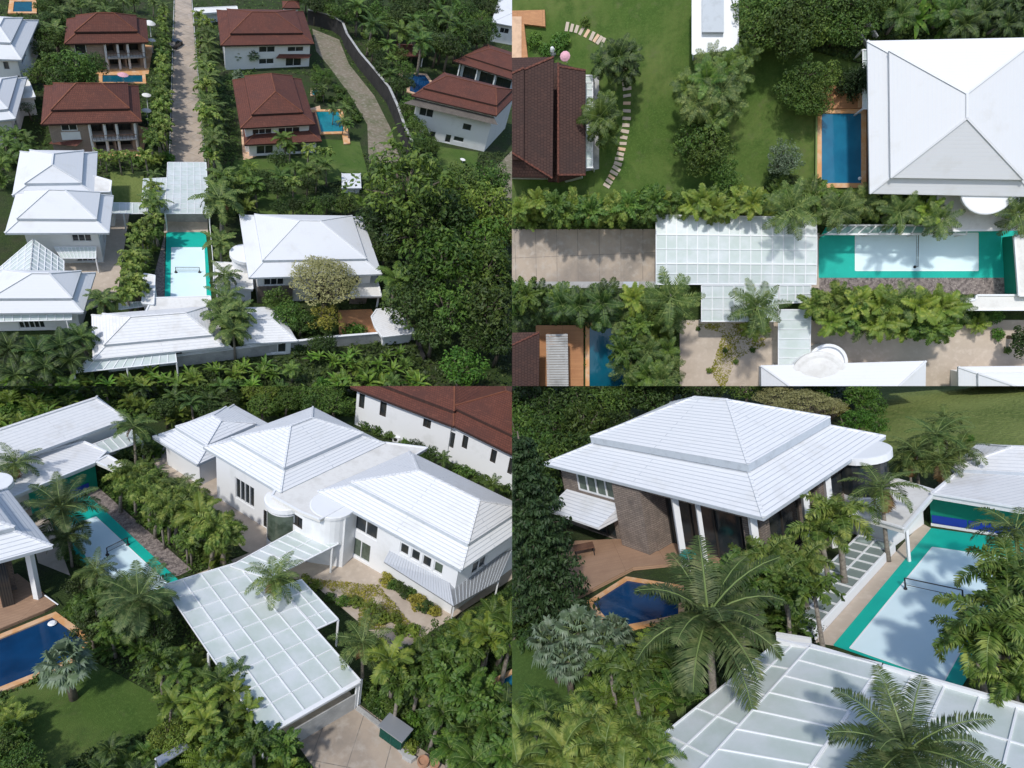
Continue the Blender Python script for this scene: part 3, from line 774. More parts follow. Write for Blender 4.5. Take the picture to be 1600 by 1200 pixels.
# ================================================================ UPPER LEFT: oblique view of the estate
Q = TL
UL = ', upper left view'
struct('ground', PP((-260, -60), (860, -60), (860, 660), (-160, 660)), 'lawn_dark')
struct('road', PP((274, -10), (298, -10), (320, 262), (266, 262)), 'road', .02)
for e0, e1 in (((272.5, -10), (264.5, 262)), ((299, -10), (321.5, 262))):
    a = P(*e0); b = P(*e1); single('kerb', MB().bar(a + Vector((0, 0, .06)), b + Vector((0, 0, .06)), .18, .14), 'concrete', None, None, kind='structure')
struct('lawn', PP((366, 250), (505, 246), (520, 280), (360, 282)), 'lawn', .03)
struct('lawn', PP((480, 215), (562, 222), (575, 272), (500, 290), (470, 250)), 'lawn', .034)
struct('lawn', PP((400, 300), (500, 306), (505, 340), (400, 338)), 'lawn', .03)
struct('lawn', PP((680, 228), (748, 238), (742, 268), (686, 262)), 'lawn', .03)
struct('paving', PP((172, 335), (202, 335), (182, 470), (90, 500), (100, 410), (150, 405)), 'paving', .03)
struct('grass_paving', PP((172, 268), (225, 268), (222, 322), (176, 322)), 'field', .026)
struct('paving', PP((257, 332), (324, 332), (325, 364), (256, 364)), 'paving', .034)
struct('dirt_track', PP((488, 45), (530, 62), (545, 100), (585, 150), (610, 200), (628, 255), (576, 255), (574, 195), (548, 150), (515, 105), (494, 80)), 'path', .02)
struct('dirt_track', PP((800, 235), (860, 235), (860, 310), (770, 310), (748, 290)), 'path', .02)
struct('gravel_bed', PP((241, 430), (258, 364), (257, 470), (238, 470)), 'gravel', .03)
th = wallrun('boundary_wall', 'tall dark weathered wall curving beside the dirt track' + UL, [(480, 38), (500, 42), (520, 48), (534, 58), (540, 75), (560, 105), (585, 135), (605, 160), (618, 190), (628, 220), (640, 246)], 3.6, .5, 'stonewall', cap='concrete')
struct('terrace', PP((124, 244), (222, 246), (232, 200), (214, 196), (130, 200)), 'coping', .05)
struct('terrace', PP((150, 116), (232, 116), (240, 72), (226, 70), (150, 90)), 'coping', .05)
struct('terrace', PP((505, 205), (380, 252), (376, 200), (500, 165)), 'coping_pale', .022)
# court
def court(name, label, g, lt, z=.05):
    th = Thing(name, label, 'sports court', PP(*g)[0])
    c = PP(*g); Q.keep.append([(p.x, p.y) for p in c]); th.part('surface', MB().prism([(p.x, p.y) for p in c], .01, z), 'court_green')
    c = PP(*lt); th.part('playing_area', MB().prism([(p.x, p.y) for p in c], z - .01, z + .006), 'court_blue')
    lb = MB(); n = len(c)
    for i in range(n):
        a = c[i]; b = c[(i + 1) % n]; lb.bar((a.x, a.y, z + .01), (b.x, b.y, z + .01), .07, .008)
    th.part('court_line', lb, 'line'); return th
def net(label, a, b, h=1.0, r=.35):
    A = P(*a); B = P(*b); m = (A + B) / 2; th = Thing('court_net', label, 'net', m)
    for p in (A, B):
        th.part('post', MB().bar(p, p + Vector((0, 0, h)), .06), 'black')
        th.part('post_base', MB().lathe([(r, 0), (r, .12), (r * .5, .2), (.05, .5), (.05, .5)], 10, p), 'black')
    nb = MB(); up = Vector((0, 0, h)); lo = Vector((0, 0, h * .45))
    nb.bar(A + up, B + up, .05); nb.bar(A + lo, B + lo, .03)
    for i in (range(1, 24) if r > .12 else ()): q = lerp(A, B, i / 24); nb.bar(q + lo, q + up, .012)
    th.part('mesh', nb, 'net')
court('badminton_court', 'teal court with a pale blue middle between palms and white roofs' + UL, [(260, 366), (262, 363), (316, 363), (322, 368), (331, 474), (257, 474)], [(268, 387), (319, 387), (323, 474), (267, 474)])
net('low net across the pale blue court' + UL, (275, 426), (312, 426), 1.0, .22)
wallrun('fence', 'white metal fence along the right side of the court' + UL, [(327, 345), (332, 400), (336, 455)], 1.0, .08, 'trim', cat='fence')
wallrun('gate', 'pale grey sliding gate between court and carport' + UL, [(258, 346), (324, 347)], 1.7, .12, 'concrete', cat='gate')
# brown-roofed houses
bk = dict(roof='roof_brown', capm='ridge_brown', fm='roof_brown_dark')
fr_op = [(.05, .20, 3.0, 4.9, 'w', 1), (.45, .60, 2.9, 4.9, 'loggia', 2), (.62, .74, 2.9, 4.9, 'loggia', 2), (.76, .95, 2.9, 4.9, 'loggia', 2), (.48, .70, .25, 2.3, 'loggia', 2), (.72, .92, .25, 2.3, 'loggia', 2), (.06, .2, .6, 2.1, 'w', 1)]
def balcony(th, u0, u1, z=2.45, d=.9, m='concrete', o=.8):
    c = inset(th.c, o); a = lerp(c[0], c[1], u0); b = lerp(c[0], c[1], u1); e = (b - a).normalized(); nn = Vector((e.y, -e.x, 0))
    mb = MB().bar(a + nn * d / 2 + Vector((0, 0, z)), b + nn * d / 2 + Vector((0, 0, z)), d, .22); bo = th.part('balcony', mb, m)
    rl = MB(); q0 = a + nn * d; q1 = b + nn * d
    rl.bar(q0 + Vector((0, 0, z + .95)), q1 + Vector((0, 0, z + .95)), .06)
    for i in range(13): q = lerp(q0, q1, i / 12); rl.bar(q + Vector((0, 0, z + .1)), q + Vector((0, 0, z + .95)), .04)
    th.part('railing', rl, 'wood_dark', parent=bo)
def columns(th, us, z0, z1, m='trim', o=.8, t=.3, off=.3, edge=0):
    c = inset(th.c, o); A = c[edge]; B = c[(edge + 1) % 4]; e = (B - A).normalized(); nn = Vector((e.y, -e.x, 0))
    for u in us:
        p = lerp(A, B, u) + nn * off; th.part('column', MB().bar((p.x, p.y, z0), (p.x, p.y, z1), t), m)
h1 = house('villa', 'far brown-roofed villa with balcony facing a narrow teal pool' + UL, [(98, 67), (234, 67), (227, 29), (106, 31)], 5.4, wall='stone_pale', rise=3.0, k=.36, ridge=(.4, .6), op={0: fr_op, 1: [(.3, .6, 3, 4.7, 'w', 2)]}, **bk)
balcony(h1, .44, .97); columns(h1, (.44, .61, .75, .97), 0, 5.0)
h2 = house('villa', 'near brown-roofed villa behind the big white house' + UL, [(60, 192), (225, 192), (213, 132), (73, 136)], 5.6, wall='stone_pale', rise=3.1, k=.34, ridge=(.36, .62), op={0: [(.13, .31, 3.9, 5.0, 'w', 2)] + fr_op[1:6], 1: [(.3, .6, 3, 4.7, 'w', 2)]}, **bk)
balcony(h2, .44, .97); columns(h2, (.44, .61, .75, .97), 0, 5.2)
q = inset(h2.c, .8); a = lerp(q[0], q[1], .12); b = lerp(q[0], q[1], .33)
h2.part('white_panel', MB().bar(a + Vector((0, -.06, 3.1)), b + Vector((0, -.06, 3.1)), .14, 1.3), 'wall')
h2.part('lean_to_roof', MB().face([a + Vector((-1.2, -1.6, 1.9)), b + Vector((.3, -1.6, 1.9)), b + Vector((.3, -.02, 2.4)), a + Vector((-1.2, -.02, 2.4))]), 'roof_brown')
h3 = house('villa', 'brown-roofed villa right of the road, farthest up' + UL, [(345, 69), (491, 70), (474, 16), (338, 17)], 5.6, rise=2.9, k=.34, ridge=(.35, .6), op={0: [(.38, .57, 3.5, 4.9, 'w', 2), (.72, .92, 3.5, 4.7, 'w', 2), (.38, .56, .9, 2.2, 'w', 2), (.70, .9, .2, 2.3, 'w', 2)]}, **bk)
q = inset(h3.c, .8); a = lerp(q[0], q[1], .62); b = q[1]
h3.part('lean_to_roof', MB().face([a + Vector((0, -1.5, 2.5)), b + Vector((.6, -1.5, 2.5)), b + Vector((.6, -.01, 3.1)), a + Vector((0, -.01, 3.1))]), 'roof_brown')
h4 = house('villa', 'brown-roofed villa beside the square teal pool' + UL, [(371, 197), (497, 197), (467, 121), (367, 128)], 5.4, rise=3.1, k=.36, rd='y', ridge=(.35, .75), ec=.5, op={0: [(.1, .4, 3.4, 4.5, 'w', 3), (.5, .85, 3.4, 4.5, 'w', 3)]}, over=1.0, **bk)
hiproof(h4, [Vector((p.x, p.y, 0)) for p in sq(PP((379, 226), (505, 221), (490, 175), (380, 178), h=2.9))], 2.9, 'roof_brown', 1.3, 0, .2, 'x', (.3, .7), name='skirt_roof', capm='ridge_brown', fm='roof_brown_dark')
q = inset([Vector((p.x, p.y, 0)) for p in sq(PP((379, 226), (505, 221), (490, 175), (380, 178), h=2.9))], .9)
walls(h4, q, 0, 2.6, {0: [(.1, .35, .3, 2.1, 'w', 2), (.5, .8, .3, 2.1, 'w', 2)]}, 'wall', name='ground_floor_wall')
h5 = house('villa', 'white villa with brown roof standing at an angle above a small lawn' + UL, [(648, 147), (772, 183), (815, 142), (688, 116)], 9.2, rise=2.4, k=.36, ridge=(.2, .8), op={0: [(.06, .24, 5.0, 6.9, 'w', 2), (.64, .76, 4.0, 5.6, 'w', 1), (.24, .32, .2, 2.1, 'w', 1), (.45, .53, .2, 2.2, 'w', 1), (.56, .70, 1.0, 2.2, 'w', 1)]}, **bk)
c = h5.c; mb = MB(); lo = inset(c, -1.0); hi = inset(c, .6)
mb.face([Vector((lo[0].x, lo[0].y, 7.6)), Vector((lo[1].x, lo[1].y, 7.6)), Vector((hi[1].x, hi[1].y, 8.5)), Vector((hi[0].x, hi[0].y, 8.5))])
h5.part('skirt_roof', mb, 'roof_grey')
h6 = house('villa', 'brown-roofed villa with white columns at the right edge' + UL, [(708, 93), (815, 130), (856, 98), (762, 71)], 4.6, rise=2.0, k=.36, ridge=(.25, .75), wall='fascia', over=1.6, op={0: [(.05, .3, .2, 3.6, 'loggia', 2), (.35, .6, .2, 3.6, 'loggia', 2), (.65, .92, .2, 3.6, 'loggia', 2)]}, **bk)
columns(h6, (.05, .33, .62, .95), 0, 4.3, o=.7, off=0)
h7 = house('pavilion', 'open brown-roofed pavilion behind the kidney-shaped pool' + UL, [(618, 88), (664, 88), (664, 69), (620, 69)], 3.0, rise=1.2, k=0, rd='x', ridge=(.2, .8), over=None, cat='pavilion', **bk)
columns(h7, (.03, .97), 0, 2.8, o=.3, off=0, t=.25); columns(h7, (.03, .97), 0, 2.8, o=.3, off=0, t=.25, edge=2)
# white roofs at the left edge
house('villa', 'bluish white hip-roofed villa at the far left edge' + UL, [(-52, 92), (34, 92), (60, 33), (-15, 26)], 5.6, rise=2.4, k=.5, rd='y', ridge=(.4, .6), op={0: [(.0, .1, 3.4, 4.9, 'w', 1), (.62, .78, 3.4, 4.9, 'w', 1), (.86, .97, 1, 2.5, 'w', 2)], 1: [(.15, .4, 3.2, 4.8, 'w', 2)]}, wall='wall')
house('villa', 'white roof with a courtyard between the left edge and a frangipani' + UL, [(-40, 196), (22, 182), (44, 124), (-20, 122)], 4.6, rise=1.6, k=.4, rd='y', op={1: [(.1, .3, .5, 2.6, 'w', 2)]})
t = Thing('annex', 'low white annex roof beside the left edge courtyard' + UL, 'annex', P(40, 150)); flatroof(t, [(18, 155), (55, 152), (44, 124), (22, 122)], 3.2)
t.part('wall', MB().prism([(p.x, p.y) for p in inset([Vector((p.x, p.y, 0)) for p in PP((18, 155), (55, 152), (44, 124), (22, 122), h=3.2)], .25)], 0, 2.9), 'wall')
t = Thing('canopy', 'small round white canopy beside the far villa' + UL, 'canopy', P(234, 45)); t.part('roof', MB().lathe([(1.2, 0), (1.15, .1), (.6, .5), (.02, .65)], 14, P(234, 37, 2.8)), 'roof_flat'); t.part('post', MB().bar(P(234, 37, 2.8) * 1 - Vector((0, 0, 2.8)), P(234, 37, 2.8), .12), 'trim')
for (x, y, l) in ((237, 63, 'small white porch roof by the far villa corner'), (229, 149, 'small grey white dome canopy behind the near villa'), (229, 173, 'small white porch roof by the near villa corner')):
    t = Thing('canopy', l + UL, 'canopy', P(x, y)); q = P(x, y, 2.6)
    t.part('roof', MB().lathe([(.8, 0), (.78, .08), (.45, .25), (.02, .32)], 14, q), 'roof_flat'); t.part('post', MB().bar((q.x, q.y, 0), q, .12), 'trim')
# big white house
A1 = house('villa', 'rear white hip-roofed wing of the big house left of the palms' + UL, [(16, 306), (152, 302), (150, 238), (34, 236)], 6.2, rise=2.6, k=.36, rd='y', ridge=(.25, .5), op={})
A2 = house('villa', 'front white hip-roofed wing of the big house' + UL, [(8, 364), (170, 364), (178, 306), (24, 303)], 6.2, rise=2.6, k=.32, ridge=(.4, .56), over=1.6, ec=.62, op={0: [(.62, .93, .2, 1.9, 'w', 4), (.62, .9, 3.6, 5.0, 'w', 3)], 1: [(.2, .4, 3, 4.6, 'w', 2), (.55, .8, .5, 2.2, 'w', 2)]})
t = Thing('flat_roof', 'flat white roof deck joining the two wings of the big house' + UL, 'roof', P(140, 300))
flatroof(t, [(100, 302), (172, 300), (174, 283), (150, 276), (120, 276)], 6.3); flatroof(t, [(52, 304), (110, 306), (110, 290), (54, 290)], 6.5)
t.part('wall', MB().prism([(p.x, p.y) for p in PP((104, 301), (170, 299), (172, 285), (122, 280), h=6.0)], 0, 5.9), 'wall')
panelroof('awning', 'ribbed clear awning over the front windows of the big white house' + UL, [(96, 404, 2.4), (150, 404, 2.4), (150, 386, 3.2), (84, 386, 3.2)], 10, 2, posts=[(1, 0)])
g = Thing('glasshouse_roof', 'gabled frosted glass roof on white rafters' + UL, 'canopy', P(50, 430))
def gable(th, e1, r, e2, nu, nv):
    """two sloping sheets from eave line e1 over ridge r to eave line e2 (each two points)"""
    for nm, (a, b) in (('sheet', (e1, r)), ('sheet', (r, e2))):
        A = [Q.at(*p) for p in a]; B = [Q.at(*p) for p in b]; c = [A[0], A[1], B[1], B[0]]; sh = MB(); fr = MB(); sh.face(c)
        for i in range(nu + 1): fr.bar(bil(c, i / nu, 0) + Vector((0, 0, .04)), bil(c, i / nu, 1) + Vector((0, 0, .04)), .09)
        for i in range(nv + 1): fr.bar(bil(c, 0, i / nv) + Vector((0, 0, .04)), bil(c, 1, i / nv) + Vector((0, 0, .04)), .09)
        so_ = th.part(nm, sh, 'poly'); th.part('rafter', fr, 'trim', parent=so_)
gable(g, ((-8, 425, 3.2), (-8, 470, 3.2)), ((52, 374, 5.0), (46, 440, 5.0)), ((100, 408, 3.2), (100, 470, 3.2)), 9, 5)
A3 = house('villa', 'low white hip-roofed building with a skylight verandah at the left' + UL, [(-50, 490), (134, 488), (146, 426), (-10, 424)], 3.8, rise=2.6, k=.36, ridge=(.5, .66), over=1.0, op={0: [(.3, .6, .3, 2.3, 'w', 5)]})
panelroof('awning', 'clear verandah awning along the low white building' + UL, [(-50, 504, 2.6), (112, 500, 2.6), (112, 489, 3.3), (-50, 490, 3.3)], 12, 1, posts=[(.95, 0)])
A4 = house('pool_house', 'long white-roofed pool house at the near end of the court' + UL, [(137, 562), (357, 541), (332, 478), (150, 492)], 3.6, roof='roof_old', rise=2.0, k=.34, ridge=(.3, .72), ec=.55, over=1.2, op={0: [(.05, .3, .3, 2.6, 'w', 4), (.36, .7, .3, 2.6, 'w', 5)]})
t = Thing('flat_roof', 'flat white terrace roof between court and pool house' + UL, 'roof', P(280, 480))
flatroof(t, [(228, 487), (335, 490), (328, 463), (238, 466)], 3.7); t.part('wall', MB().prism([(p.x, p.y) for p in PP((232, 486), (332, 488), (326, 465), (240, 468), h=3.4)], 0, 3.3), 'wall')
t = Thing('flat_roof', 'narrow white roof strip left of the court' + UL, 'roof', P(232, 460))
flatroof(t, [(222, 474), (240, 476), (242, 431), (225, 428)], 3.9); t.part('wall', MB().prism([(p.x, p.y) for p in PP((224, 472), (239, 474), (241, 433), (226, 430), h=3.6)], 0, 3.5), 'wall')
panelroof('awning', 'glass awning at the front of the long pool house' + UL, [(115, 583, 2.6), (276, 566, 2.6), (274, 550, 3.2), (137, 562, 3.2)], 11, 1, posts=[(0, 0), (.5, 0), (1, 0)])
panelroof('canopy', 'grey glass canopy strip left of the pool house terrace' + UL, [(186, 484), (232, 478), (228, 471), (186, 474)], 6, 1)
panelroof('awning', 'short glass awning below the right end of the pool house' + UL, [(322, 549, 2.6), (362, 543, 2.6), (352, 535, 3.1), (322, 539, 3.1)], 5, 1)
carport_prof = [(0, 0), (.3, .35), (.7, .35), (1, 0)]
panelroof('carport', 'frosted carport roof on white beams at the end of the road' + UL, [(258, 334, 3.2), (327, 334, 3.2), (322, 254, 3.2), (262, 254, 3.2)], 6, 11, posts=[(0, 0), (1, 0), (1, 1), (0, 1)], cat='carport')
panelroof('carport', 'frosted carport wing left of the road end' + UL, [(222, 310, 3.0), (258, 314, 3.0), (262, 278, 3.0), (224, 280, 3.0)], 4, 5, posts=[(0, 0), (0, 1)], cat='carport')
panelroof('walkway_roof', 'frosted walkway roof from the carport to the big white house' + UL, [(176, 334, 3.0), (258, 334, 3.0), (258, 318, 3.0), (176, 317, 3.0)], 8, 1, cat='walkway roof', posts=[(.2, 0), (.7, 0)])
# white house right of the court
B1 = house('villa', 'white hip-roofed villa behind the pale feathery tree' + UL, [(388, 431), (598, 431), (565, 336), (374, 338)], 5.8, rise=2.7, k=.30, ridge=(.42, .58), ec=.62, over=1.3, op={0: [(.05, .22, 3.2, 4.8, 'w', 3), (.7, .9, .4, 4.6, 'w', 2)], 3: [(.3, .5, 3.2, 4.6, 'w', 2)]})
q = inset(B1.c, 1.3); a = lerp(q[0], q[1], -.0); b = lerp(q[0], q[1], .3)
B1.part('stone_wall', MB().bar(a + Vector((0, -.08, 1.6)), b + Vector((0, -.08, 1.6)), .16, 3.1), 'stone')
B1.part('rounded_bay_roof', MB().lathe([(2.2, 0), (2.2, .5), (2.0, .52)], 22, P(384, 400, 4.9)), 'trim')
B1.part('bay_wall', MB().lathe([(1.9, 0), (1.9, 4.9)], 22, P(384, 400, 4.9) - Vector((0, 0, 4.9))), 'wall')
t = Thing('flat_roof', 'low white porch roof between court palms and the villa' + UL, 'roof', P(350, 430)); flatroof(t, [(334, 445), (395, 452), (392, 412), (334, 410)], 3.2); t.part('wall', MB().prism([(p.x, p.y) for p in PP((337, 443), (392, 450), (390, 415), (337, 413), h=2.9)], 0, 2.8), 'wall')
t = house('garage', 'low stained white hip roof between two groups of trees near the bottom' + UL, [(380, 536), (466, 534), (432, 478), (352, 482)], 3.0, roof='roof_old', rise=1.0, k=0, over=.6, op={0: [(.3, .9, .3, 2.3, 'w', 3)]})
t = Thing('porch', 'white porch under the right corner of the white villa' + UL, 'porch', P(570, 460)); flatroof(t, [(545, 463), (596, 463), (588, 432), (565, 432)], 3.0); t.part('column', MB().bar(P(592, 461, 2.7) - Vector((0, 0, 2.7)), P(592, 461, 2.7), .25), 'trim'); t.part('wall', MB().prism([(p.x, p.y) for p in PP((548, 455), (575, 455), (572, 434), (566, 434), h=2.6)], 0, 2.6), 'stone')
t = Thing('flat_roof', 'white rounded roof terrace right of the timber deck' + UL, 'roof', P(610, 510)); flatroof(t, [(597, 527), (648, 521), (634, 490), (606, 482), (588, 484), (580, 495), (585, 510)], 2.4, m='roof_old')
t.part('wall', MB().prism([(p.x, p.y) for p in PP((600, 524), (644, 519), (631, 492), (606, 485), (586, 494), h=2.1)], 0, 2.05), 'wall')
t = Thing('timber_deck', 'orange timber pool deck below the pale feathery tree' + UL, 'deck', P(560, 505)); t.part('boards', MB().prism([(p.x, p.y) for p in PP((530, 526), (598, 524), (580, 486), (528, 488))], .02, .4), 'wood')
wallrun('boundary_wall', 'long pale concrete wall above the banana plants' + UL, [(278, 572), (400, 556), (520, 541), (648, 530)], 1.9, .25, 'concrete', cap='trim')
wallrun('boundary_wall', 'dark side wall running down to the right of the white terrace' + UL, [(648, 530), (662, 566)], 1.2, .2, 'stonewall')
wallrun('boundary_wall', 'grey wall end at the right of the white villa' + UL, [(596, 350), (603, 388), (612, 384)], 2.6, .3, 'concrete')
t = house('shed', 'small white flat shed roof on the lawn below the square pool' + UL, [(537, 294), (562, 294), (566, 271), (531, 271)], 1.3, rise=.15, k=0, over=.3, cat='shed')
# pools
pool('square teal pool with an orange rim beside the brown-roofed villa' + UL, [(502, 206), (538, 205), (529, 174), (494, 174)], 'water_teal', .9)
t = Thing('pool_steps', 'orange steps below the square teal pool' + UL, 'steps', P(540, 215)); t.part('tread', MB().prism([(p.x, p.y) for p in PP((537, 227), (547, 226), (545, 209), (534, 209))], 0, .3), 'coping')
pool('narrow teal pool in front of the far brown-roofed villa' + UL, [(160, 128), (223, 128), (222, 117), (160, 117)], 'water_deepteal', .6)
pool('kidney-shaped blue pool behind the angled white villa' + UL, [(640, 142), (655, 147), (672, 128), (664, 117), (645, 115), (628, 116), (630, 122), (642, 127)], 'water_blue', .8, 'coping_pale')
pool('small teal pool hidden under shrubs behind the square pool' + UL, [(488, 148), (503, 148), (502, 139), (488, 139)], 'water_teal', .4, 'coping_pale')
pool('teal water patch at the upper left corner' + UL, [(20, 18), (50, 18), (50, 2), (22, 2)], 'water_deepteal', .8)
t = Thing('parasol', 'small pink parasol beside the narrow teal pool' + UL, 'parasol', P(192, 120)); t.part('cloth', MB().lathe([(1.0, 0), (.95, .05), (.5, .3), (.02, .42)], 10, P(192, 117, 1.9)), 'pink'); t.part('pole', MB().bar(P(192, 117, 1.9) - Vector((0, 0, 1.9)), P(192, 117, 2.0), .05), 'trim')
# houses cut by the top edge
t = Thing('outbuilding', 'long white roof at the top edge right of the road' + UL, 'outbuilding', P(330, 15)); flatroof(t, [(303, 22), (372, 17), (370, 10), (304, 13)], 2.6); t.part('wall', MB().prism([(p.x, p.y) for p in PP((305, 21), (370, 16), (368, 12), (306, 14), h=2.3)], 0, 2.2), 'wall')
house('villa', 'white house cut by the upper right corner' + UL, [(770, 33), (830, 48), (840, 0), (780, -10)], 5.8, rise=1.5, k=0, rd='y', op={0: [(.2, .45, 3, 4.6, 'w', 2)]})
house('villa', 'slice of an orange roof at the top edge beyond the villa' + UL, [(440, 12), (470, 13), (466, 2), (442, 2)], 3.5, rise=.8, k=0, over=.4, **bk)
# car
def car(label, p, rz, m='car', s=1.0):
    th = Thing('parked_car', label, 'car', p)
    def X(v): c_, s_ = math.cos(rz), math.sin(rz); return Vector((p.x + (v[0] * c_ - v[1] * s_) * s, p.y + (v[0] * s_ + v[1] * c_) * s, v[2] * s))
    def lofts(secs):
        mb = MB(); n = len(secs[0]); i0 = 0
        for sec in secs: mb.v += [tuple(X(v)) for v in sec]
        for k in range(len(secs) - 1):
            for j in range(n): a = k * n + j; b = k * n + (j + 1) % n; mb.f.append((a, b, b + n, a + n))
        mb.f.append(tuple(range(n))[::-1]); mb.f.append(tuple((len(secs) - 1) * n + j for j in range(n))); return mb
    bd = [(-2.15, .62, .35, .75), (-2.0, .82, .28, .95), (-1.2, .88, .22, 1.0), (1.0, .88, .22, .95), (1.9, .80, .25, .82), (2.15, .6, .35, .65)]
    th.part('body', lofts([[(x, -w_, z0), (x, w_, z0), (x, w_ * .96, z1), (x, -w_ * .96, z1)] for x, w_, z0, z1 in bd]), m, smooth=False)
    cb = [(-1.7, .72, .9, .98), (-1.2, .68, .9, 1.38), (.1, .68, .9, 1.42), (1.0, .74, .9, .96)]
    ca = th.part('cabin', lofts([[(x, -.8, z0), (x, .8, z0), (x, w_, z1), (x, -w_, z1)] for x, w_, z0, z1 in cb]), 'glass')
    th.part('roof', lofts([[(x, -.62, z), (x, .62, z), (x, .6, z + .05), (x, -.6, z + .05)] for x, z in ((-1.15, 1.37), (.05, 1.41))]), m)
    for x in (-1.35, 1.35):
        for y in (-.82, .82):
            c_ = X((x, y, .32)); d = X((x, y + (.1 if y > 0 else -.1), .32)); th.part('wheel', MB().tube([c_, d], .32 * s, 12), 'black')
car('dark car parked at the left side of the road' + UL, P(274, 72), R(100))
t = Thing('patio_table', 'white garden table on the small lawn below the angled villa' + UL, 'table', P(722, 254))
t.part('top', MB().lathe([(.6, .7), (.6, .75), (.02, .76)], 12, P(722, 254)), 'cloth'); t.part('leg', MB().bar(P(722, 254), P(722, 254) + Vector((0, 0, .7)), .1), 'trim')
# ---- planting
row(['foxtail_far', 'foxtail_far', 'foxtail_dark'], (257, 16), (252, 222), 30, 9, 15, 4, 'feather palm in the row along the left side of the road' + UL)
row(['foxtail_dark', 'areca_dark'], (258, 30), (238, 228), 20, 8, 13, 5, 'low dark palm under the row left of the road' + UL)
row(['coconut_far', 'coconut_far', 'foxtail_far'], (317, 20), (334, 230), 15, 12, 22, 5, 'palm in the row along the right side of the road' + UL)
row(['foxtail_far', 'foxtail_dark', 'areca'], (314, 30), (332, 250), 22, 9, 14, 5, 'low bright palm under the row right of the road' + UL)
row(['foxtail_far', 'coconut_far'], (243, 268), (236, 350), 5, 14, 18, 4, 'feather palm between the big house and the carport' + UL)
row(['coconut_far', 'foxtail_far', 'foxtail_far'], (222, 345), (206, 465), 12, 15, 22, 12, 'palm in the grove between the white driveway and the court' + UL)
row(['foxtail_far', 'areca', 'foxtail_dark'], (240, 350), (206, 470), 13, 11, 15, 9, 'low bright palm in the grove left of the court' + UL)
row(['coconut_far', 'foxtail_dark'], (345, 260), (350, 330), 5, 18, 26, 8, 'palm in the clump right of the carport' + UL)
plant('coconut_far', 342, 312, 36, 'large coconut palm leaning over the right edge of the carport' + UL)
plant('coconut_far', 344, 378, 26, 'coconut palm over the right edge of the court' + UL)
plant('coconut_far', 350, 430, 24, 'coconut palm below the court net at its right edge' + UL)
batch([('coconut_far', x, y, r) for x, y, r in ((352, 466, 28), (346, 492, 30), (372, 490, 28), (366, 516, 28))], 'coconut palm in the tall cluster right of the pool house' + UL, 'palm cluster right of the pool house')
plant('coconut_far', 243, 315, 22, 'coconut palm standing over the walkway roof' + UL)
plant('coconut_far', 160, 468, 25, 'coconut palm between the two low white roofs' + UL)
batch([('darkpalm', x, y, r) for x, y, r in ((20, 545, 30), (58, 548, 30), (95, 545, 30), (130, 528, 28), (112, 560, 28), (70, 575, 28), (25, 585, 28))], 'dark feather palm in the mass at the lower left corner' + UL, 'dark palms at the lower left corner')
scatter(['banana'], [(0, 592), (120, 578), (300, 576), (420, 562), (640, 540), (660, 596), (640, 640), (0, 640)], 70, 12, 19, 'banana plant in the strip along the bottom edge' + UL, mind=.6)
scatter(['areca', 'bush_vivid', 'bush', 'areca_dark', 'midpalm'], [(0, 600), (300, 585), (650, 560), (650, 630), (0, 630)], 34, 13, 20, 'leafy shrub among the banana plants' + UL)
plant('olive', 508, 432, 52, 'pale olive feathery umbrella-shaped tree in front of the white villa' + UL)
plant('tree_yellow', 510, 502, 27, 'yellow-leaved shrubby tree below the feathery tree' + UL)
batch([('tree', x, y, r) for x, y, r in ((432, 470, 26), (448, 492, 26), (470, 503, 22))], 'dark green spreading shrub tree left of the yellow one' + UL, 'green shrub trees left of the yellow tree')
plant('bush_vivid', 556, 514, 24, 'round glossy shrub between yellow tree and white terrace' + UL)
plant('tree_vivid', 726, 578, 40, 'vivid green round tree at the lower right' + UL)
plant('tree', 636, 292, 78, 'largest round dark green tree right of the little white shed' + UL)
WOOD = []
for (x, y, r, k) in ((600, 345, 42, 'tree_dark'), (650, 355, 50, 'tree'), (700, 340, 50, 'tree_dark'), (760, 330, 48, 'tree_bright'), (720, 290, 40, 'tree'), (700, 405, 62, 'tree_vivid'), (760, 420, 55, 'tree'), (660, 430, 45, 'tree_dark'), (620, 440, 34, 'midpalm'), (640, 480, 42, 'tree_dark'), (700, 480, 44, 'tree'), (765, 480, 52, 'tree_dark'), (755, 375, 45, 'tree_vivid'), (790, 360, 40, 'tree_bright'), (675, 520, 34, 'tree_dark'), (785, 530, 38, 'tree_dark'), (790, 430, 40, 'tree_dark'), (740, 530, 30, 'tree_dark'), (600, 395, 26, 'tree_dark'), (770, 280, 34, 'tree')): WOOD.append((k, x, y, r))
batch(WOOD, 'tree in the wood at the right' + UL, 'trees of the wood at the right edge')
batch([('tree', x, y, r) for x, y, r in ((85, 105, 26), (120, 105, 30), (145, 100, 24), (65, 118, 22), (95, 125, 26), (130, 122, 22))], 'bushy green tree in the clump between the two left villas' + UL, 'tree clump between the two left villas')
scatter(['tree_dark', 'tree', 'coconut_far'], [(62, 10), (100, 18), (98, 60), (70, 90), (62, 60)], 9, 14, 20, 'dark tree left of the far villa' + UL)
scatter(['tree_dark', 'coconut_far', 'tree'], [(50, -2), (270, -2), (262, 18), (95, 26), (60, 14)], 18, 11, 14, 'dark tree along the top edge left of the road' + UL)
scatter(['midpalm', 'areca_dark', 'coconut_far'], [(0, 200), (50, 205), (40, 250), (10, 260), (0, 300)], 9, 15, 20, 'feather palm between the white roofs at the left edge' + UL)
row(['foxtail_far', 'bush_vivid', 'areca'], (150, 243), (262, 248), 10, 11, 14, 5, 'shrubby palm below the near brown-roofed villa' + UL)
plant('tree_pale', 42, 168, 13, 'small frangipani tree in the left edge courtyard' + UL)
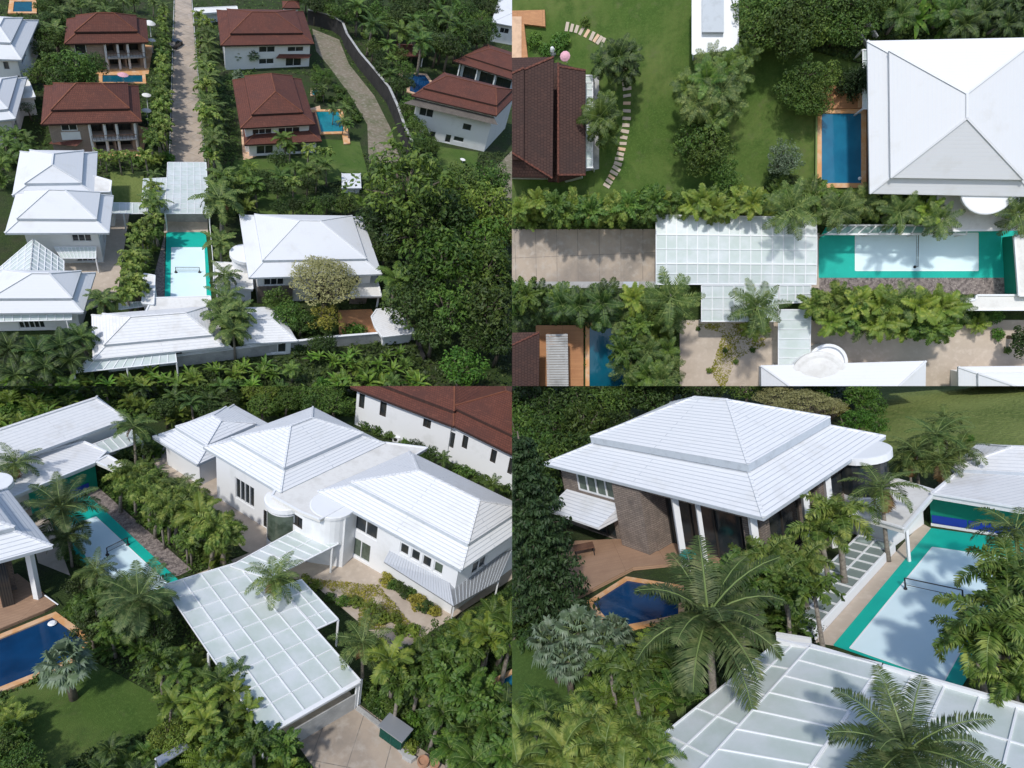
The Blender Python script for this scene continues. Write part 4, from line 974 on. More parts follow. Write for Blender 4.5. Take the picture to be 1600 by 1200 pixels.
batch([('fan', x, y, r) for x, y, r in ((350, 55, 11), (367, 84, 12), (395, 86, 12), (372, 118, 11))], 'silvery fan palm left of the far right villa' + UL, 'silvery fan palms by the far right villa')
scatter(['tree_dark', 'tree', 'tree', 'midpalm', 'tree_dark'], [(440, -5), (770, -5), (765, 60), (700, 85), (620, 60), (570, 42), (505, 14)], 50, 16, 22, 'dark tree in the wooded strip along the top edge' + UL, mind=.75)
scatter(['tree_dark', 'tree', 'midpalm'], [(560, 45), (620, 75), (650, 130), (625, 140), (590, 95)], 12, 14, 17, 'dark tree right of the curving wall' + UL)
row(['tree_dark', 'tree'], (638, 155), (658, 225), 6, 15, 20, 4, 'dark tree between the curving wall and the angled villa' + UL)
batch([('tree_pale', x, y, r) for x, y, r in ((690, 68, 20), (725, 68, 16), (708, 62, 14))], 'pale silvery tree left of the columned villa' + UL, 'pale silvery trees left of the columned villa')
row(['tree', 'bush'], (492, 95), (566, 190), 11, 8, 12, 5, 'small tree on the bank of the dirt track' + UL)
scatter(['tree', 'midpalm', 'bush', 'coconut_far'], [(486, 85), (505, 125), (540, 165), (556, 225), (550, 220), (520, 170), (495, 150)], 10, 9, 13, 'small tree between the villas and the dirt track' + UL)
scatter(['tree_dark', 'midpalm', 'bush', 'foxtail_far', 'coconut_far'], [(455, 222), (510, 225), (515, 262), (480, 305), (395, 300), (400, 275)], 15, 13, 18, 'palm in the garden below the square pool' + UL)
scatter(['areca', 'tree', 'foxtail_dark'], [(340, 330), (372, 250), (400, 262), (400, 330)], 9, 15, 19, 'leafy palm left of the lower lawn' + UL)
row(['tree_dark', 'tree'], (430, 318), (560, 322), 7, 15, 17, 7, 'tree in the hedge behind the white villa' + UL)
scatter(['tree', 'bush', 'tree_vivid'], [(670, 205), (690, 262), (745, 275), (770, 262), (780, 300), (700, 300), (650, 230)], 12, 14, 18, 'shrubby tree round the small lawn' + UL)
plant('midpalm', 444, 218, 18, 'slim palm in front of the villa with the square pool' + UL)
scatter(['tree_dark', 'bush_dark', 'tree'], [(330, 530), (420, 545), (520, 540), (525, 520), (470, 470), (465, 540)], 8, 13, 17, 'dark shrub in front of the boundary wall' + UL)
cover('ground_cover', [(300, 430), (0, 620), (860, 620), (860, 240), (560, 240)], 26000, .30, .9, 'leaf_dark', 3)
cover('ground_cover', [(400, 100), (860, 240), (860, -30), (0, -30), (0, 260), (380, 300)], 26000, .30, .7, 'leaf_mid', 4)
# ================================================================ UPPER RIGHT: the court seen from straight above
Q = TR
UR = ', upper right view'
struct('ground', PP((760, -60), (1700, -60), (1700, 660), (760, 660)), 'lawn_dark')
struct('lawn', PP((790, -40), (1160, -40), (1200, 60), (1345, 100), (1345, 300), (1280, 345), (790, 345)), 'lawn', .02)
struct('road', PP((780, 358), (1032, 358), (1032, 440), (780, 440)), 'road', .03)
struct('path_edge', PP((780, 438), (1030, 438), (1030, 450), (780, 450)), 'concrete', .026)
struct('paving', PP((1062, 500), (1600, 500), (1700, 490), (1700, 660), (1062, 660)), 'paving', .03)
struct('gravel_bed', PP((1278, 433), (1600, 433), (1600, 460), (1278, 460)), 'gravel', .03)
struct('paving', PP((1262, 364), (1280, 364), (1280, 450), (1262, 450)), 'paving', .04)
court('badminton_court', 'long teal court with pale blue middle seen from straight above' + UR, [(1279, 376), (1286, 367), (1600, 352), (1600, 434), (1279, 434)][:0] or [(1279, 434), (1279, 376), (1283, 368), (1290, 355), (1590, 355), (1590, 434)][::-1], [(1336, 423), (1528, 423), (1528, 364), (1336, 364)])
net('net seen from above crossing the pale blue court' + UR, (1430, 366), (1429, 417), .9, .16)
# house on the right
H = house('villa', 'square white hip roof with crossing ridges seen from above' + UR, [(1357, 305), (1622, 305), (1622, 61), (1357, 61)], 6.2, rise=2.8, k=.26, rd='y', ridge=(.45, .60), ec=.5, over=2.1, op={3: [(.2, .5, .4, 2.6, 'w', 4), (.6, .9, .4, 2.6, 'w', 4)], 0: [(.1, .3, .4, 2.6, 'w', 3)]}, fm='trim')
t = Thing('flat_roof', 'white terrace roof between the square villa and the court' + UR, 'roof', P(1520, 330)); flatroof(t, [(1465, 361), (1592, 359), (1590, 300), (1465, 304)], 3.4)
t.part('wall', MB().prism([(p.x, p.y) for p in PP((1467, 359), (1590, 357), (1588, 302), (1467, 306), h=3.0)], 0, 3.0), 'wall')
t = Thing('canopy', 'half-round white roof projecting from the square villa' + UR, 'canopy', P(1542, 300)); t.part('roof', MB().lathe([(2.5, 0), (2.5, .35), (2.4, .4)], 28, P(1542, 296, 5.6)), 'trim'); t.part('wall', MB().lathe([(2.1, 0), (2.1, 2.15)], 28, P(1542, 296, 3.42)), 'wall')
pl = pool('blue rectangular pool framed in timber beside the square villa' + UR, [(1284, 286), (1346, 286), (1346, 177), (1284, 177)], 'water_mid', .5, 'coping')
t = Thing('timber_deck', 'brown timber deck at the top end of the blue pool' + UR, 'deck', P(1312, 160)); t.part('boards', MB().prism([(p.x, p.y) for p in PP((1276, 171), (1348, 171), (1346, 135), (1280, 135))], .02, .45), 'wood')
t.part('kerb_board', MB().prism([(p.x, p.y) for p in PP((1338, 170), (1345, 170), (1345, 136), (1338, 136))], .45, .6), 'coping')
t = Thing('timber_deck', 'dark timber strip between the blue pool and the villa' + UR, 'deck', P(1353, 240)); t.part('boards', MB().prism([(p.x, p.y) for p in PP((1353, 300), (1366, 300), (1366, 171), (1353, 171))], .02, .5), 'wood_dark')
wallrun('wall', 'thin pale green wall along the left of the blue pool' + UR, [(1273, 292), (1274, 168)], .6, .18, 'crownshaft')
t = Thing('pool_ladder', 'small white float in the corner of the blue pool' + UR, 'float', P(1343, 279)); t.part('float', MB().lathe([(.12, 0), (.2, .12), (.02, .25)], 10, P(1343, 279, .14)), 'trim')
for pts, l in (([(1330, 40), (1352, 75)], 'left'), ([(1352, 38), (1367, 62)], 'right')): wallrun('rail', l + ' pale rail of the narrow passage above the villa' + UR, pts, 1.0, .12, 'trim', cat='rail')
panelroof('awning', 'narrow glass awning strip left of the square villa' + UR, [(1348, 170, 2.8), (1359, 170, 3.2), (1359, 78, 3.2), (1348, 78, 2.8)], 1, 6, posts=[(0, 0), (0, 1)])
# carport over the road end
panelroof('carport', 'wide frosted glass carport on white beams over the road end' + UR, [(1025, 444, 3.2), (1275, 444, 3.2), (1275, 340, 3.2), (1025, 336, 3.2)], 15, 5, prof=[(0, 0), (.30, .3), (.72, .3), (1, 0)], posts=[(0, 0), (1, 0), (1, 1), (0, 1), (.5, 0)], cat='carport')
panelroof('carport', 'lower wing of the frosted glass carport beside two palms' + UR, [(1096, 502, 2.9), (1216, 502, 2.9), (1216, 446, 3.1), (1096, 446, 3.1)], 7, 3, posts=[(0, 0), (1, 0)], cat='carport')
panelroof('carport', 'right wing of the frosted glass carport behind a palm' + UR, [(1218, 474, 2.9), (1267, 472, 2.9), (1267, 446, 3.1), (1218, 446, 3.1)], 4, 2, posts=[(0, 0)], cat='carport')
panelroof('walkway_roof', 'narrow frosted walkway roof running down to the lower white roofs' + UR, [(1216, 574, 3.0), (1265, 574, 3.0), (1267, 484, 3.0), (1216, 484, 3.0)], 1, 6, posts=[(0, 0), (1, 0)], cat='walkway roof')
panelroof('side_fence', 'clear glass strip along the upper side of the court' + UR, [(1290, 366, 2.6), (1510, 366, 2.6), (1510, 352, 2.6), (1310, 352, 2.6)], 13, 1, sheet='clear', cat='glass roof', bar=.12, posts=[(0, 0), (.33, 0), (.66, 0), (1, 0)])
t = Thing('flat_roof', 'narrow white flat roof near the right end of the court' + UR, 'roof', P(1560, 473)); flatroof(t, [(1510, 484), (1700, 484), (1700, 461), (1526, 461), (1524, 468), (1510, 470)], 3.2); t.part('wall', MB().prism([(p.x, p.y) for p in PP((1514, 482), (1700, 482), (1700, 464), (1514, 466), h=2.8)], 0, 2.8), 'wall')
t = Thing('flat_roof', 'white roof edge closing the right end of the court' + UR, 'roof', P(1595, 410)); flatroof(t, [(1592, 462), (1700, 462), (1700, 368), (1585, 368)], 3.8); t.part('wall', MB().prism([(p.x, p.y) for p in PP((1590, 460), (1700, 460), (1700, 368), (1586, 368), h=2.5)], 0, 3.4), 'wall_green')
wallrun('banner', 'blue banner at the foot of the right end wall of the court' + UR, [(1580, 372), (1584, 436)], .9, .08, 'blue', cat='banner')
# lower white roofs
A = house('villa', 'wide white roof at the bottom edge right of the walkway' + UR, [(1190, 680), (1446, 680), (1446, 563), (1190, 572)], 6.2, rise=2.0, k=0, over=.8, fm='trim')
t = Thing('roof_dome', 'round white entrance roof at the bottom edge beside the walkway' + UR, 'roof', P(1280, 590)); q = P(1278, 590, 6.0); t.part('roof', MB().lathe([(2.9, 0), (2.9, .4), (2.5, .55), (2.2, .55), (1.6, .75), (.02, .95)], 30, q), 'roof_flat'); t.part('wall', MB().lathe([(2.4, 0), (2.4, 5.9)], 30, q - Vector((0, 0, 6.0))), 'wall')
t = Thing('porch_ring', 'white curved porch edge above the round entrance roof' + UR, 'porch', P(1292, 560)); q = P(1292, 566, 3.0); t.part('rim', MB().lathe([(2.1, 0), (2.1, .3), (1.8, .3), (1.8, 0)], 30, q), 'trim'); t.part('wall', MB().lathe([(1.9, 0), (1.9, 2.9)], 30, q - Vector((0, 0, 3.0))), 'wall')
house('villa', 'low white hip roof at the lower right corner' + UR, [(1498, 690), (1700, 690), (1700, 572), (1498, 572)], 3.8, rise=1.6, k=.3, rd='y', over=.8, fm='trim')
# brown house left
bkd = dict(roof='roof_brown_dark', capm='roof_brown', fm='roof_brown_dark')
H = house('villa', 'dark brown tiled roof at the left edge beside the stepping stones' + UR, [(740, 277), (864, 277), (864, 90), (740, 90)], 6.4, rise=2.4, k=.55, rd='y', ridge=(.25, .75), ec=.35, op={1: [(.2, .5, .5, 2.5, 'w', 3)]}, **bkd)
H2 = Thing('lower_roof', 'separate narrow brown roof strip right of the big brown roof' + UR, 'roof', P(895, 190))
c = [Vector((p.x, p.y, 0)) for p in PP((862, 272), (902, 285), (902, 97), (862, 100), h=4.4)]
hiproof(H2, [Vector((p.x, p.y, 0)) for p in PP((872, 285), (915, 273), (915, 110), (872, 98), h=4.2)], 4.2, 'roof_brown_dark', 1.0, 0, .2, 'y', (.05, .95), ec=.05, capm='roof_brown', fm='roof_brown_dark')
H2.part('wall', MB().prism([(p.x, p.y) for p in PP((878, 277), (906, 270), (906, 116), (878, 106), h=3.9)], 0, 3.85), 'wall')
H2.part('gap_shade_slab', MB().prism([(p.x, p.y) for p in PP((856, 284), (876, 284), (876, 98), (856, 98), h=2.8)], 2.4, 2.8), 'roof_brown_dark')  # dark slab added in the gap between the roofs, standing for its deep shade
for y0, y1, l in ((118, 172, 'upper'), (196, 262, 'lower')): panelroof('awning', l + ' pale glass awning right of the brown roof strip' + UR, [(914, y1, 2.6), (926, y1, 2.4), (926, y0, 2.4), (914, y0, 2.6)], 1, 5, posts=[(1, 0), (1, 1)])
struct('terrace', PP((914, 268), (936, 264), (936, 118), (914, 118)), 'concrete', .04)
# deck top left
t = Thing('timber_deck', 'pale orange deck in the upper left corner of the lawn' + UR, 'deck', P(810, 50)); t.part('boards', MB().prism([(p.x, p.y) for p in PP((780, 95), (826, 95), (820, 40), (853, 44), (852, 18), (780, 20))], .02, .5), 'wood'); t.part('water', MB().prism([(p.x, p.y) for p in PP((780, 92), (815, 92), (815, 26), (780, 26), h=.5)], .5, .56), 'coping_pale')
t = Thing('parasol', 'pink parasol on the lawn above the brown roof' + UR, 'parasol', P(884, 90)); q = P(883, 88, 2.2); t.part('cloth', MB().lathe([(.6, 0), (.58, .05), (.3, .25), (.02, .34)], 10, q), 'pink'); t.part('pole', MB().bar((q.x, q.y, 0), (q.x, q.y, 2.5), .05), 'trim')
t = Thing('garden_statue', 'small grey white garden figure left of the pink parasol' + UR, 'ornament', P(865, 82)); t.part('plinth', MB().lathe([(.45, 0), (.45, .4), (.3, .5)], 10, P(865, 82)), 'concrete'); t.part('figure', MB().lathe([(.2, .5), (.3, .8), (.16, 1.2), (.2, 1.4), (.02, 1.55)], 10, P(865, 82)), 'trim')
# stepping stones
def stones(pts, n, l):
    c = [P(*p) for p in pts]; 
    for i in range(n):
        t_ = i / (n - 1) * (len(c) - 1); k = min(int(t_), len(c) - 2); p = lerp(c[k], c[k + 1], t_ - k); d = (c[k + 1] - c[k]).normalized(); s = Vector((d.y, -d.x, 0))
        a = rv(rnd, -.12, .12); d = (d + s * a).normalized(); s = Vector((d.y, -d.x, 0)); w_, h_ = rv(rnd, .16, .2), rv(rnd, .42, .52)
        single('stepping_stone', MB().prism([(q.x, q.y) for q in (p - d * w_ - s * h_, p + d * w_ - s * h_, p + d * w_ + s * h_, p - d * w_ + s * h_)], .0, .09), 'coping_pale' if rnd.random() < .3 else 'paving', ('first' if i == 0 else 'last' if i == n - 1 else 'near-first' if i < n * .25 else 'near-last' if i > n * .75 else 'midway') + ' ' + l + UR, 'stepping stone', l)
stones([(886, 42), (906, 47), (928, 58), (942, 66)], 9, 'stepping stone of the short upper row on the lawn')
stones([(976, 108), (980, 140), (979, 190), (972, 230), (964, 262), (948, 290)], 22, 'stepping stone of the long curved row on the lawn')
# white roof on top
t = Thing('outbuilding', 'flat white roof with a raised box at the top edge' + UR, 'outbuilding', P(1118, 40)); flatroof(t, [(1082, 85), (1153, 76), (1153, -20), (1082, -20)], 3.0, m='trim')
t.part('wall', MB().prism([(p.x, p.y) for p in PP((1085, 82), (1150, 74), (1150, -20), (1085, -20), h=2.6)], 0, 2.6), 'wall'); t.part('roof_box', MB().prism([(p.x, p.y) for p in PP((1097, 50), (1131, 50), (1131, -20), (1097, -20), h=3.5)], 3.0, 3.5), 'fascia')
# lower left house
house('villa', 'brown roof at the lower left corner' + UR, [(740, 680), (842, 680), (842, 520), (740, 520)], 5.6, rise=1.8, k=0, rd='y', ridge=(.2, .8), ec=.3, **bkd)
t = Thing('timber_deck', 'orange deck between the brown roof and the teal pool' + UR, 'deck', P(880, 540)); t.part('boards', MB().prism([(p.x, p.y) for p in PP((838, 640), (912, 640), (912, 508), (838, 508))], .02, .4), 'wood')
t = Thing('pergola', 'grey weathered slatted roof beside the teal pool' + UR, 'pergola', P(870, 560)); q0 = P(853, 522, 2.8); q1 = P(889, 640, 2.8); mb = MB()
for i in range(2): xx = lerp(q0.x, q1.x, .1 + .8 * i); mb.bar((xx, q0.y, 2.7), (xx, q1.y, 2.7), .15)
t.part('beam', mb, 'concrete'); mb = MB()
for i in range(30): yy = lerp(q0.y, q1.y, (i + .5) / 30); mb.bar((q0.x, yy, 2.8), (q1.x, yy, 2.8), .26, .08)
t.part('slat', mb, 'concrete')
pool('teal pool with orange rim at the lower left' + UR, [(921, 650), (980, 650), (980, 510), (921, 510)], 'water_deepteal', .5)
t = Thing('bin', 'small blue grey bins at the road side below the carport corner' + UR, 'bin', P(984, 444)); t.part('body', MB().prism([(p.x, p.y) for p in PP((975, 449), (997, 449), (997, 440), (975, 440))], 0, 1.0), 'bin'); t.part('lid', MB().prism([(p.x, p.y) for p in PP((974, 449), (998, 449), (998, 440), (974, 440), h=1.0)], 1.0, 1.12), 'fascia')
# ---- planting
row(['manila', 'foxtail_dark', 'manila', 'foxtail'], (800, 318), (1030, 328), 14, 20, 26, 8, 'bright palm in the row above the concrete road' + UR)
row(['areca', 'foxtail_dark', 'bush_vivid'], (800, 342), (1030, 312), 18, 17, 24, 9, 'leafy shrub palm in the row above the concrete road' + UR)
row(['manila', 'coconut', 'areca'], (1030, 318), (1210, 325), 10, 20, 27, 9, 'palm leaning over the top edge of the carport' + UR)
row(['foxtail_dark', 'areca'], (1040, 306), (1350, 318), 18, 17, 23, 10, 'low palm in the bed above the carport and court' + UR)
batch([('coconut', x, y, r) for x, y, r in ((1237, 330, 42), (1312, 330, 34), (1408, 332, 34), (1466, 345, 32), (1592, 335, 36), (1268, 312, 28), (1350, 318, 28))], 'coconut palm on the upper side of the court' + UR, 'coconut palms on the upper side of the court')
row(['manila', 'foxtail_dark', 'areca'], (1300, 322), (1455, 326), 9, 18, 24, 6, 'low palm between court and square villa' + UR)
row(['darkpalm', 'midpalm', 'foxtail_dark'], (800, 465), (960, 470), 10, 25, 30, 9, 'dark palm in the row below the concrete road' + UR)
row(['darkpalm', 'areca_dark'], (800, 485), (960, 492), 9, 20, 24, 7, 'dark low palm above the orange deck' + UR)
plant('manila', 990, 468, 27, 'bright palm with five broad fronds below the road end' + UR)
plant('coconut', 1050, 468, 44, 'coconut palm at the lower left corner of the carport' + UR)
plant('coconut_brown', 1182, 478, 42, 'coconut palm with brown fronds between the two carport wings' + UR)
plant('manila', 1180, 508, 24, 'bright low palm below the one with brown fronds' + UR)
scatter(['midpalm', 'foxtail_dark', 'areca', 'coconut'], [(965, 500), (1052, 490), (1058, 600), (1000, 610), (970, 590)], 14, 24, 28, 'palm between the teal pool and the beige paving' + UR)
row(['coconut', 'manila', 'foxtail', 'manila'], (1268, 470), (1500, 478), 12, 28, 32, 8, 'palm in the dense row below the court' + UR)
row(['manila', 'coconut', 'foxtail_dark'], (1285, 498), (1480, 508), 10, 25, 27, 8, 'palm in the lower line of the row below the court' + UR)
row(['bush_vivid', 'areca', 'bush'], (1270, 488), (1560, 500), 18, 14, 17, 9, 'leafy shrub under the palms below the court' + UR)
plant('bush_vivid', 1561, 522, 13, 'small round shrub at the right end of the palm row' + UR)
plant('tree_dark', 1604, 530, 30, 'dark hedge at the right edge below the court' + UR)
plant('bush_vivid', 1576, 548, 8, 'tiny shrub on the beige paving' + UR); plant('bush_vivid', 1176, 547, 6, 'tiny shrub on the sandy paving by the walkway' + UR)
scatter(['bush', 'bush_bright'], [(1070, 505), (1200, 510), (1190, 540), (1120, 600), (1080, 540)], 4, 5, 7, 'low straggly weed on the sandy paving' + UR)
batch([('darkpalm', x, y, r) for x, y, r in ((966, 85, 32), (950, 98, 28), (985, 92, 26), (975, 112, 26))], 'dark palm in the group at the upper end of the stepping stones' + UR, 'dark palms by the stepping stones')
batch([('midpalm', x, y, r) for x, y, r in ((936, 180, 36), (950, 208, 24), (950, 158, 20))], 'broad-fronded palm between brown roof and stepping stones' + UR, 'palms right of the brown roof')
batch([('bush_vivid', x, y, r) for x, y, r in ((872, 66, 20), (880, 60, 16), (835, 60, 16), (852, 76, 14))], 'dark round shrub beside the orange deck' + UR, 'round shrubs beside the orange deck')
plant('bush', 915, 33, 10, 'small shrub on the upper lawn' + UR)
CL = []
for x, y, r in ((1075, 140, 30), (1105, 125, 34), (1130, 140, 32), (1090, 165, 32), (1135, 105, 28), (1150, 120, 26), (1110, 95, 26), (1165, 88, 24), (1115, 180, 28), (1140, 165, 26)): CL.append(('midpalm' if x % 2 else 'coconut', x, y, r))
batch(CL, 'palm in the clump in the middle of the lawn' + UR, 'palm clump in the middle of the lawn')
batch([('tree', x, y, r) for x, y, r in ((1080, 220, 30), (1110, 232, 32), (1095, 250, 28), (1125, 262, 26), (1080, 198, 22), (1118, 205, 24), (1135, 285, 22))], 'shrubby tree in the lower half of the lawn clump' + UR, 'shrubby trees of the lawn clump')
scatter(['tree', 'tree_dark', 'tree'], [(1165, -5), (1390, -5), (1370, 25), (1310, 60), (1250, 70), (1180, 45)], 16, 30, 36, 'dense green tree along the top edge' + UR)
scatter(['darkpalm', 'tree_dark', 'banana', 'midpalm'], [(1390, -5), (1610, -5), (1610, 45), (1400, 48)], 15, 24, 28, 'plant in the dark bed above the square villa' + UR)
batch([('tree', x, y, r) for x, y, r in ((1258, 118, 28), (1240, 140, 26), (1272, 140, 26), (1255, 160, 24), (1290, 120, 24), (1280, 165, 20))], 'spreading green tree left of the leaning conifer' + UR, 'green trees left of the conifer')
Q_ = Q.at(1290, 150, 0); o = mkobj('conifer_tree', None, Q_, 0, .72); tag(o, 'dark conifer leaning right over the pool deck' + UR, 'tree')
if ('conifer', 0) not in CACHE: CACHE['conifer', 0] = KIND['conifer'][0](7)
for n_, me in CACHE['conifer', 0]:
    mkobj(n_, me, parent=o)
o.matrix_world = Q.M @ Matrix.Translation(P(1312, 138)) @ Matrix.Rotation(R(26), 4, 'Y') @ Matrix.Scale(.9, 4)
batch([('tree_pale', x, y, r) for x, y, r in ((1222, 240, 25), (1236, 252, 22), (1218, 258, 20))], 'pale green bushy tree left of the blue pool' + UR, 'pale bushy trees left of the blue pool')
scatter(['bush_dark', 'bush', 'areca_dark'], [(1205, 270), (1275, 285), (1275, 300), (1205, 305)], 10, 14, 16, 'low bush below the blue pool' + UR)
plant('tree_yellow', 1612, 172, 22, 'yellow green bush cut by the right edge' + UR)
cover('ground_cover', [(1200, 20), (1620, -20), (1620, 60), (1340, 100), (1240, 110)], 8000, .22, .7, 'leaf_dark', 5)
cover('ground_cover', [(1180, 325), (790, 300), (790, 362), (1460, 350), (1460, 300)], 8000, .2, 1.2, 'leaf_mid', 6)
cover('ground_cover', [(1000, 470), (790, 445), (790, 505), (1000, 620), (1060, 620), (1060, 500), (1100, 440)], 9000, .2, 1.0, 'leaf_mid', 7)
cover('ground_cover', [(1400, 480), (1268, 462), (1268, 510), (1540, 512), (1560, 490), (1500, 462)], 6000, .2, 1.0, 'leaf_mid', 8)

cover('paving_weeds', [(1130, 520), (1070, 505), (1200, 505), (1195, 540), (1150, 560), (1130, 612), (1110, 580)], 2600, .13, .15, 'leaf_yellow', 18)
# ================================================================ LOWER LEFT: oblique view over the big white house
Q = BL
LL = ', lower left view'
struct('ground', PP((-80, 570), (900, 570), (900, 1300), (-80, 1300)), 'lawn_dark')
struct('lawn', PP((10, 1085), (150, 1035), (240, 1085), (255, 1130), (200, 1165), (120, 1215), (60, 1225), (25, 1150)), 'lawn', .03)
struct('paving', PP((235, 705), (290, 690), (330, 735), (410, 780), (520, 900), (640, 860), (860, 860), (860, 930), (800, 905), (620, 1022), (480, 905), (380, 860), (330, 800), (245, 735)), 'paving', .03)
struct('road', PP((462, 1160), (560, 1100), (720, 1215), (700, 1300), (560, 1300)), 'road', .04)
struct('carport_floor', PP((262, 915), (400, 860), (562, 1105), (462, 1165)), 'paving', .034)
struct('paving', PP((400, 780), (520, 800), (640, 830), (700, 900), (520, 920), (440, 900)), 'paving', .026)
struct('gravel_bed', PP((134, 772), (156, 764), (300, 890), (275, 902)), 'gravel', .03)
court('badminton_court', 'teal court running diagonally beside a pebble bed' + LL, [(60, 790), (139, 775), (278, 906), (190, 960)], [(105, 824), (150, 808), (262, 912), (190, 955)])
net('net hidden by a palm on the diagonal court' + LL, (168, 868), (200, 852), .9, .16)
t = Thing('practice_wall', 'dark green end wall of the diagonal court with a blue banner' + LL, 'wall', P(100, 780))
a, b = P(44, 800), P(150, 768); a = P(44, 764, 3.0); b = P(147, 724, 3.0)
t.part('panel', MB().bar((a.x, a.y, 1.5), (b.x, b.y, 1.5), .25, 3.0), 'wall_green')
e = (b - a).normalized(); nn = Vector((e.y, -e.x, 0)); p0 = lerp(a, b, .1) + nn * .16; p1 = lerp(a, b, .86) + nn * .16
t.part('banner', MB().bar((p0.x, p0.y, .75), (p1.x, p1.y, .75), .06, .75), 'blue'); t.part('board', MB().bar((p0.x, p0.y, .22), (p1.x, p1.y, .22), .1, .2), 'trim')
# pool house
t = Thing('flat_roof', 'stained white flat roof over the green court wall' + LL, 'roof', P(90, 730))
flatroof(t, [(-30, 800), (44, 766), (147, 724), (166, 706), (130, 690), (36, 716), (-30, 760)], 3.5, m='roof_old')
flatroof(t, [(150, 722), (196, 742), (205, 733), (168, 712)], 3.5)
t.part('wall', MB().prism([(p.x, p.y) for p in PP((0, 770), (40, 755), (135, 715), (125, 700), (36, 725), h=3.0)], 0, 3.1), 'wall')
house('pool_house', 'long white ribbed hip roof at the upper left' + LL, [(-20, 733), (200, 655), (150, 618), (-60, 690)], 4.4, roof='roof_old', rise=1.3, k=0, ridge=(.1, .9), over=.8, ec=.6)
panelroof('awning', 'grey glass awning between the long roof and a tall palm' + LL, [(152, 714, 3.0), (222, 690, 3.0), (206, 672, 3.0), (136, 698, 3.0)], 6, 1, posts=[(1, 0)])
struct('terrace', PP((30, 770), (60, 765), (110, 900), (60, 880)), 'paving', .032)
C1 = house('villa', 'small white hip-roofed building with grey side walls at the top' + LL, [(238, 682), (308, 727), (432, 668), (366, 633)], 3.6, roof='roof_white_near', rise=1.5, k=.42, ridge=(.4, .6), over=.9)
pool('deep blue pool with orange rim at the left edge' + LL, [(-60, 1022), (82, 964), (132, 1000), (108, 1030), (-30, 1085), (-80, 1060)], 'water_blue', .45)
t = Thing('timber_deck', 'orange timber deck behind the deep blue pool' + LL, 'deck', P(30, 975)); t.part('boards', MB().prism([(p.x, p.y) for p in PP((-60, 1012), (70, 958), (88, 948), (78, 938), (28, 900), (-60, 930))], .02, .3), 'wood_pale')
# house cut by the left edge
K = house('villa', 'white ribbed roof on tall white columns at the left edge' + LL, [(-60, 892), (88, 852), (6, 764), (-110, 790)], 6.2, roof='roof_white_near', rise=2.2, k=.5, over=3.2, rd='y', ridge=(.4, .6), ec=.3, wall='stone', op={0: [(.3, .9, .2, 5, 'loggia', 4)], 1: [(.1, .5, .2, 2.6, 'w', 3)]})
for x, y in ((14, 925), (60, 938)):
    p = P(x, y); K.part('column', MB().bar((p.x, p.y, 0), (p.x, p.y, 5.9), .42), 'trim')
K.part('rounded_bay_roof', MB().lathe([(1.6, 0), (1.6, .5), (1.5, .52)], 24, P(-14, 762, 5.2)), 'trim')
# big house
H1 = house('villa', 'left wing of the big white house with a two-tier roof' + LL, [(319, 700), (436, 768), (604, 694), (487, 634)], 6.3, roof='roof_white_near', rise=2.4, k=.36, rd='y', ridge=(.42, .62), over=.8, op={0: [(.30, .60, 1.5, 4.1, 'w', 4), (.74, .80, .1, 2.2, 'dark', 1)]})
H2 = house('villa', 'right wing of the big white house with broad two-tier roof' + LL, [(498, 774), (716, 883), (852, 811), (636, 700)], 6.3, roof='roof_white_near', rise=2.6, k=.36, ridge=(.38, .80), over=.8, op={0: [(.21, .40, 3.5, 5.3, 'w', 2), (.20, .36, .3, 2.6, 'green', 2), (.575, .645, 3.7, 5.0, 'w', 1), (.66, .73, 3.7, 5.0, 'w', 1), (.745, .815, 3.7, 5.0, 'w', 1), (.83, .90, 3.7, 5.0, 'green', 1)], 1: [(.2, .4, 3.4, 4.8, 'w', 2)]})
t = Thing('flat_roof', 'flat off-white roof deck joining both wings of the big house' + LL, 'roof', P(500, 760))
flatroof(t, [(425, 775), (440, 748), (602, 692), (668, 700), (600, 740), (540, 790), (500, 812), (470, 800)], 6.2)
q = [Vector((p.x, p.y, 0)) for p in PP((432, 778), (460, 800), (490, 812), (545, 792), (640, 715), (600, 700), (450, 748), h=5.9)]
t.part('roof_rim', MB().lathe([(2.1, 0), (2.1, .3), (2.0, .34)], 28, P(520, 792, 5.9)), 'trim')
t.part('curved_bay_wall', MB().lathe([(1.8, 2.8), (1.95, 2.85), (1.95, 5.95)], 28, P(520, 792, 5.95) - Vector((0, 0, 5.95))), 'wall')
W = Thing('centre_wing', 'recessed white middle of the big house with round stair window' + LL, 'house', P(490, 830))
cp = [Vector((p.x, p.y, 0)) for p in PP((446, 782), (478, 802), (540, 812), (600, 760), (500, 730), h=5.8)]
walls(W, cp, 0, 5.85, {0: [(.35, .85, 3.6, 4.9, 'dark', 2)], 1: [(.5, .9, 3.3, 5.0, 'dark', 2)]}, 'wall', name='wall')
st = P(447, 782, 5.2); W.part('stair_tower', MB().lathe([(1.7, 0), (1.7, 5.0), (1.95, 5.0), (1.95, 5.5), (1.8, 5.55)], 28, st - Vector((0, 0, 5.2))), 'wall')
mb = MB(); fb = MB(); 
for i in range(12):
    a0 = R(-140 + 95 * i / 12); a1 = R(-140 + 95 * (i + 1) / 12); c0 = Vector((math.cos(a0), math.sin(a0), 0)) * 1.74; c1 = Vector((math.cos(a1), math.sin(a1), 0)) * 1.74; o_ = st - Vector((0, 0, 5.2))
    mb.face([o_ + c0 + Vector((0, 0, 1.2)), o_ + c1 + Vector((0, 0, 1.2)), o_ + c1 + Vector((0, 0, 4.7)), o_ + c0 + Vector((0, 0, 4.7))])
    for z in (1.2, 4.7): fb.bar(o_ + c0 + Vector((0, 0, z)), o_ + c1 + Vector((0, 0, z)), .12)
